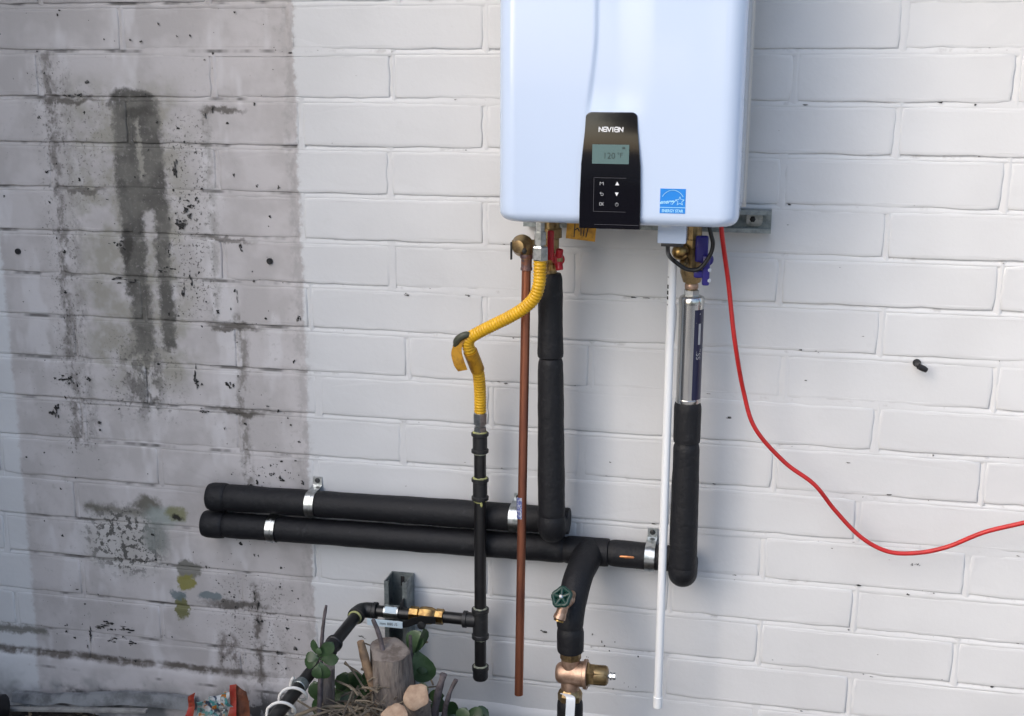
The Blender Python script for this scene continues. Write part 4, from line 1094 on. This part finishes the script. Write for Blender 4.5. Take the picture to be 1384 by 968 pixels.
stick([(-.770, -.30, .37), (-.782, -.30, .44), (-.797, -.30, .482)], .0065, .0040, "thin grey twig rising from the top of the grey stump", M_['twig'])
stick([(-.690, -.28, -.01), (-.672, -.29, .24), (-.658, -.30, .325), (-.645, -.30, .374)], .011, .0075, "thicker grey twig standing right of the sawn orange stub", M_['twig'])
stick([(-.670, -.28, -.01), (-.650, -.29, .25), (-.634, -.30, .327), (-.618, -.30, .364)], .0085, .0045, "thinner grey twig under the capped end of the gas drip leg", M_['twig'])
stick([(-.905, -.38, -.01), (-.893, -.37, .30), (-.887, -.36, .462), (-.876, -.36, .532)], .0050, .0032, "thin reddish twig rising through the leaves on the gas pipe", M_['twig'])
stick([(-.95, -.40, .29), (-.88, -.38, .315), (-.80, -.36, .31)], .0040, .0026, "thin dry twig lying level below the gas pipe", M_['straw'])

def leaf(b, base, d, nrm, L, W, cup=.25, thick=.0022):
    d = Vector(d).normalized(); nrm = Vector(nrm); nrm = (nrm - d * nrm.dot(d)).normalized(); s_ = d.cross(nrm)
    prof = [(0, .10), (.12, .30), (.30, .66), (.52, .95), (.72, 1.0), (.88, .78), (.97, .42), (1.0, .06)]
    n0 = len(b.v)
    for side in (0, 1):
        for t_, w_ in prof:
            bend = nrm * (-.22 * L * t_ * t_)
            for q in (-1, -.5, 0, .5, 1):
                th = thick * (1 - q * q) * (1 if side == 0 else -1)
                b.v.append(Vector(base) + d * L * t_ + s_ * W / 2 * w_ * q + nrm * (cup * W / 2 * w_ * q * q + th) + bend)
    m_ = len(prof) * 5
    for side in (0, 1):
        for i in range(len(prof) - 1):
            for q in range(4):
                k = n0 + side * m_ + i * 5 + q
                f_ = [k, k + 1, k + 6, k + 5]
                b.f.append(f_ if side == 0 else f_[::-1])
    return b
def plant(name, root, stems, leaves, label):
    t_ = thing(name, root, label, "plant")
    for P, r0, r1 in stems:
        pp = smooth_path(P, 6); MB().tube(pp, [r0 + (r1 - r0) * i / (len(pp) - 1) for i in range(len(pp))], 10).build("stem", M_['leafpale'] if r0 < .004 else M_['twig'], t_)
    for base, d, nrm, L, W, mk in leaves:
        leaf(MB(), base, d, nrm, L, W).build("leaf", M_[mk], t_, smooth=70)
plant("succulent", (-.882, -.39, 0), [([(-.882, -.39, 0), (-.884, -.40, .25), (-.882, -.395, .37), (-.880, -.39, .425)], .006, .0035)],
      [((-.883, -.392, .430), (-.62, -.10, -.32), (-.1, -1, .35), 0.0352, 0.0258, 'leaf'), ((-.882, -.392, .430), (-.75, -.12, .12), (0, -1, .5), 0.0288, 0.0213, 'leaf'),
       ((-.881, -.392, .435), (-.42, -.05, .75), (-.2, -1, .0), 0.0352, 0.0182, 'leaf'), ((-.880, -.394, .435), (.55, -.10, .62), (.1, -1, .0), 0.0416, 0.0274, 'leaf'),
       ((-.878, -.394, .430), (.75, -.12, .10), (.1, -1, .2), 0.0368, 0.0258, 'leaf'), ((-.879, -.396, .425), (.35, -.20, -.75), (.2, -1, .0), 0.0368, 0.0274, 'leaf'),
       ((-.880, -.398, .440), (.10, -.35, .55), (0, -1, -.3), 0.0208, 0.0137, 'leafpale'), ((-.881, -.398, .422), (-.1, -.3, -.8), (0, -1, .3), 0.0320, 0.0228, 'leaf')],
      "dark green rounded-leaf succulent sprig growing up against the slanting gas pipe")
plant("succulent", (-.725, -.23, 0), [([(-.728, -.22, 0), (-.735, -.225, .25), (-.737, -.225, .36), (-.741, -.22, .415)], .007, .004)],
      [((-.741, -.222, .372), (.22, -.10, .65), (-.3, -1, .25), .056, .046, 'leafpale'), ((-.732, -.224, .372), (.48, -.10, .75), (.75, -.35, -.3), .066, .036, 'leaf'),
       ((-.728, -.226, .385), (.36, -.12, -.86), (.35, -1, .1), .078, .054, 'leafpale'), ((-.736, -.222, .370), (.25, .0, -.7), (.4, -1, .2), .040, .030, 'leaf'),
       ((-.744, -.220, .370), (-.6, .0, .3), (-.2, -1, .2), .044, .034, 'leaf'), ((-.730, -.23, .345), (.8, -.2, -.2), (.1, -1, .4), .030, .016, 'leaf')],
      "pale green broad-leaf succulent sprouting behind the grey stump")
rnd = random.Random(5)
lv_ = []
for i in range(64):
    bx = rnd.uniform(-.93, -.79); bz = rnd.uniform(.14, .30); by = -rnd.uniform(.22, .33)
    lv_.append(((bx, by, bz), (rnd.uniform(-1, 1), rnd.uniform(-.4, .2), rnd.uniform(-.3, .8)), (rnd.uniform(-.4, .4), -1, rnd.uniform(.0, .8)), rnd.uniform(.035, .055), rnd.uniform(.028, .044), rnd.choice(('leaf', 'leaf', 'leafpale'))))
plant("succulent", (-.87, -.28, 0), [([(-.87, -.28, 0), (-.865, -.28, .15), (-.86, -.275, .27)], .007, .004), ([(-.87, -.28, 0), (-.90, -.29, .12), (-.905, -.28, .24)], .006, .003)], lv_, "low succulent clump of dull green leaves left of the leaning tan stick")
lv_ = []
for i in range(54):
    bx = rnd.uniform(-.70, -.585); bz = rnd.uniform(.10, .305); by = -rnd.uniform(.24, .36)
    lv_.append(((bx, by, bz), (rnd.uniform(-1, 1), rnd.uniform(-.4, .2), rnd.uniform(-.3, .8)), (rnd.uniform(-.4, .4), -1, rnd.uniform(.0, .8)), rnd.uniform(.030, .045), rnd.uniform(.024, .034), 'leaf'))
plant("succulent", (-.63, -.30, 0), [([(-.63, -.30, 0), (-.628, -.30, .15), (-.622, -.295, .27)], .006, .003), ([(-.63, -.30, 0), (-.65, -.30, .12), (-.655, -.30, .24)], .006, .003)], lv_, "low succulent of small dark leaves under the capped drip leg")

# dry litter: countless stalks and leaves between the stems
lt = MB(); rnd = random.Random(11)
for i in range(2600):
    bx = rnd.gauss(-.80, .12); by = -abs(rnd.gauss(.36, .09)); bz = rnd.uniform(0, .36) * max(0, 1 - abs(bx + .80) / .30)
    a = rnd.uniform(0, 6.28); L = rnd.uniform(.02, .09); d = Vector((math.cos(a), math.sin(a) * .6, rnd.uniform(-.5, .7))).normalized()
    lt.tube([(bx, by, bz), Vector((bx, by, bz)) + d * L * .5 + Vector((0, 0, .004)), Vector((bx, by, bz)) + d * L], rnd.uniform(.0008, .0030), 4)
tag(lt.build("dry_stalks", M_['straw'], None, smooth=None), "tangle of dry stalks and straw around the stump", "straw", kind="stuff")
lt = MB()
for i in range(1500):
    bx = rnd.uniform(-2.3, -.3); by = -rnd.uniform(.03, .8); bz = rnd.uniform(.002, .022)
    a = rnd.uniform(0, 6.28); L = rnd.uniform(.008, .028); d = Vector((math.cos(a), math.sin(a), rnd.uniform(-.2, .3))).normalized(); s_ = d.cross(Vector((rnd.uniform(-.4, .4), rnd.uniform(-.4, .4), 1))).normalized() * L * .28
    p_ = Vector((bx, by, bz))
    lt.add([p_, p_ + d * L * .5 + s_, p_ + d * L + Vector((0, 0, .003)), p_ + d * L * .5 - s_], [[0, 1, 2, 3]])
for i in range(420):
    bx = rnd.gauss(-.79, .10); by = -rnd.uniform(.26, .48); bz = rnd.uniform(.08, .36) * max(0, 1 - abs(bx + .80) / .25)
    a = rnd.uniform(0, 6.28); L = rnd.uniform(.012, .03); d = Vector((math.cos(a), math.sin(a) * .5, rnd.uniform(-.6, .6))).normalized(); s_ = d.cross(Vector((0, -1, .4))).normalized() * L * .32
    p_ = Vector((bx, by, bz)); lt.add([p_, p_ + d * L * .5 + s_, p_ + d * L, p_ + d * L * .5 - s_], [[0, 1, 2, 3]])
tag(lt.build("leaf_litter", M_['litter'], None, smooth=None, fixn=False), "scattered dead brown leaves lying on the soil", "leaf litter", kind="stuff")

# debris at the wall's foot
eb = MB(); n = 40
for i in range(n + 1):
    k = i / n; xx = -1.86 + .50 * k
    zt = .052 + .036 * min(k * 1.6, 1) + .004 * noise.noise(Vector((xx * 14, 1, 1))); zb = zt - .024 - .006 * math.sin(k * 3) - .012 * max(0, k - .6)
    if .20 < k < .42: zb += .010 * math.sin((k - .20) / .22 * math.pi)
    y = -.045 - .012 * math.sin(k * 5)
    eb.v += [Vector((xx, y + .012, zt)), Vector((xx, y, zt - .002)), Vector((xx, y - .008, zb)), Vector((xx, y + .006, zb - .002))]
for i in range(n):
    for a in range(4):
        c = (a + 1) % 4; eb.f.append([i * 4 + a, i * 4 + c, i * 4 + 4 + c, i * 4 + 4 + a])
eb.f += [[0, 1, 2, 3], [n * 4 + q for q in range(4)]]
tag(eb.build("edging_strip", M_['edging'], None, smooth=40), "long crumpled grey plastic edging strip lying along the wall's foot", "edging")
lb = MB().box((-1.86, -.092, .027), (-1.46, -.078, .036), .002)
for q in range(len(lb.v)):
    v = lb.v[q]; k = (v.x + 1.86) / .40; lb.v[q] = v + Vector((0, .0, .042 * k - .004 + .003 * math.sin(k * 9)))
tag(lb.build("thin_lath", M_['paleboard'], None, smooth=40), "thin pale wooden lath lying below the grey edging strip", "lath")
pot = thing("hose_end", (-1.852, -.13, 0), "black rubber hose end lying beside the lath and edging strip", "hose")
MB().lathe((-1.93, -.15, .055), (1, .15, .05), [(0, .030), (.06, .031), (.085, .032), (.088, .034), (.108, .034), (.110, .031)], 24).build("sleeve", M_['blackplast'], pot)
MB().tube(smooth_path([(-2.35, -.30, .03), (-2.12, -.22, .032), (-1.95, -.153, .054)], 8), .024, 18).build("tube", M_['blackplast'], pot)
# crumpled carton
cr = thing("crumpled_carton", (-1.265, -.13, 0), "crumpled printed carton with red edge leaning at the wall's foot", "packaging")
def crumple(corners, nx, nz, amp, seed, name, mt, th=.0015):
    b = MB(); a, c, d, e = [Vector(q) for q in corners]
    for j in range(nz + 1):
        for i in range(nx + 1):
            u_, v_ = i / nx, j / nz
            p_ = a.lerp(c, u_).lerp(e.lerp(d, u_), v_)
            q = p_ * 26 + Vector((seed, seed, 0))
            p_ += Vector((noise.noise(q) * .4, noise.noise(q + Vector((9, 0, 0))), noise.noise(q + Vector((0, 9, 0))) * .5)) * amp
            b.v.append(p_)
    n = nx + 1
    for j in range(nz):
        for i in range(nx): b.f.append([j * n + i, j * n + i + 1, (j + 1) * n + i + 1, (j + 1) * n + i])
    o = b.build(name, mt, cr, smooth=None, fixn=False)
    md = o.modifiers.new("thickness", 'SOLIDIFY'); md.thickness = th
    return o
crumple([(-1.352, -.165, 0), (-1.322, -.150, 0), (-1.296, -.132, .166), (-1.312, -.140, .160)], 6, 14, .014, 1, "side_flap", M_['packred'])
crumple([(-1.322, -.150, 0), (-1.235, -.140, 0), (-1.225, -.115, .162), (-1.296, -.132, .150)], 14, 16, .032, 2, "front", M_['packet'])
crumple([(-1.250, -.165, 0), (-1.205, -.160, 0), (-1.213, -.135, .175), (-1.238, -.130, .160)], 9, 16, .026, 3, "crushed_flap", M_['packet'])
crumple([(-1.210, -.155, 0), (-1.192, -.150, 0), (-1.204, -.118, .190), (-1.217, -.126, .191)], 6, 14, .016, 4, "end_flap", M_['packred'])
crumple([(-1.205, -.14, 0), (-1.172, -.12, 0), (-1.182, -.105, .166), (-1.208, -.112, .184)], 6, 12, .014, 5, "back", M_['rust'])

# ================================================================== THE YARD BEHIND THE VIEWER (added for reflections in the glossy panel)
yw = thing("added_garden_wall", (-1, -9.1, 0), "added beige rendered garden wall, out of view, facing the heater", "wall")  # unseen wall added for a pale reflection in the panel
MB().box((-9, -9.2, -.1), (7, -9.0, 1.48)).build("render", M_['render'], yw, smooth=None)
MB().box((-9.02, -9.24, 1.481), (7.02, -8.96, 1.55), .01).build("coping", M_['paving'], yw)
hd = thing("hedge", (-1, -8.2, 0), "added low clipped dark hedge, out of view, in front of the garden wall", "hedge")  # unseen hedge added for the dark lower part of the reflection
rnd = random.Random(3); b = MB()
def leafcard(b, p_, s):
    d = Vector((rnd.gauss(0, 1), rnd.gauss(0, 1), rnd.gauss(0, 1))).normalized(); _, u, w = frame(d)
    b.add([p_ - u * s, p_ + w * s * .6, p_ + u * s, p_ - w * s * .6], [[0, 1, 2, 3]])
for i in range(9000):
    xx = rnd.uniform(-8, 6); top = .98 + .12 * noise.noise(Vector((xx * 2.5, 0, 0)))
    leafcard(b, Vector((xx, rnd.uniform(-8.6, -7.9), top * (1 - rnd.random() ** 2.2))), .05)
o = b.build("foliage", M_['hedge'], hd, smooth=None, fixn=False); o["kind"] = "stuff"
MB().box((-8, -8.5, 0), (6, -8.05, .95), .05).build("core", M_['soil'], hd)
tr = thing("added_tree", (-.55, -7.4, 0), "added dark leafy tree, out of view, in front of the hedge", "tree")  # unseen tree added for a dark shape in the reflection
MB().tube(smooth_path([(-.55, -7.4, 0), (-.50, -7.4, 1.0), (-.6, -7.42, 2.2), (-.4, -7.4, 3.2)], 5), [.10] * 6 + [.08] * 5 + [.05] * 5, 12).build("trunk", M_['bark'], tr)
b = MB(); cl_ = [(rnd.uniform(-1.0, .9), -7.4 + rnd.uniform(-.6, .6), rnd.uniform(1.3, 3.6), rnd.uniform(.25, .5)) for _ in range(26)]
for i in range(7000):
    c_ = rnd.choice(cl_); q = Vector((rnd.gauss(0, 1), rnd.gauss(0, 1), rnd.gauss(0, 1))).normalized() * c_[3] * rnd.random() ** .4
    leafcard(b, Vector(c_[:3]) + q, .055)
o = b.build("crown", M_['hedge'], tr, smooth=None, fixn=False); o["kind"] = "stuff"
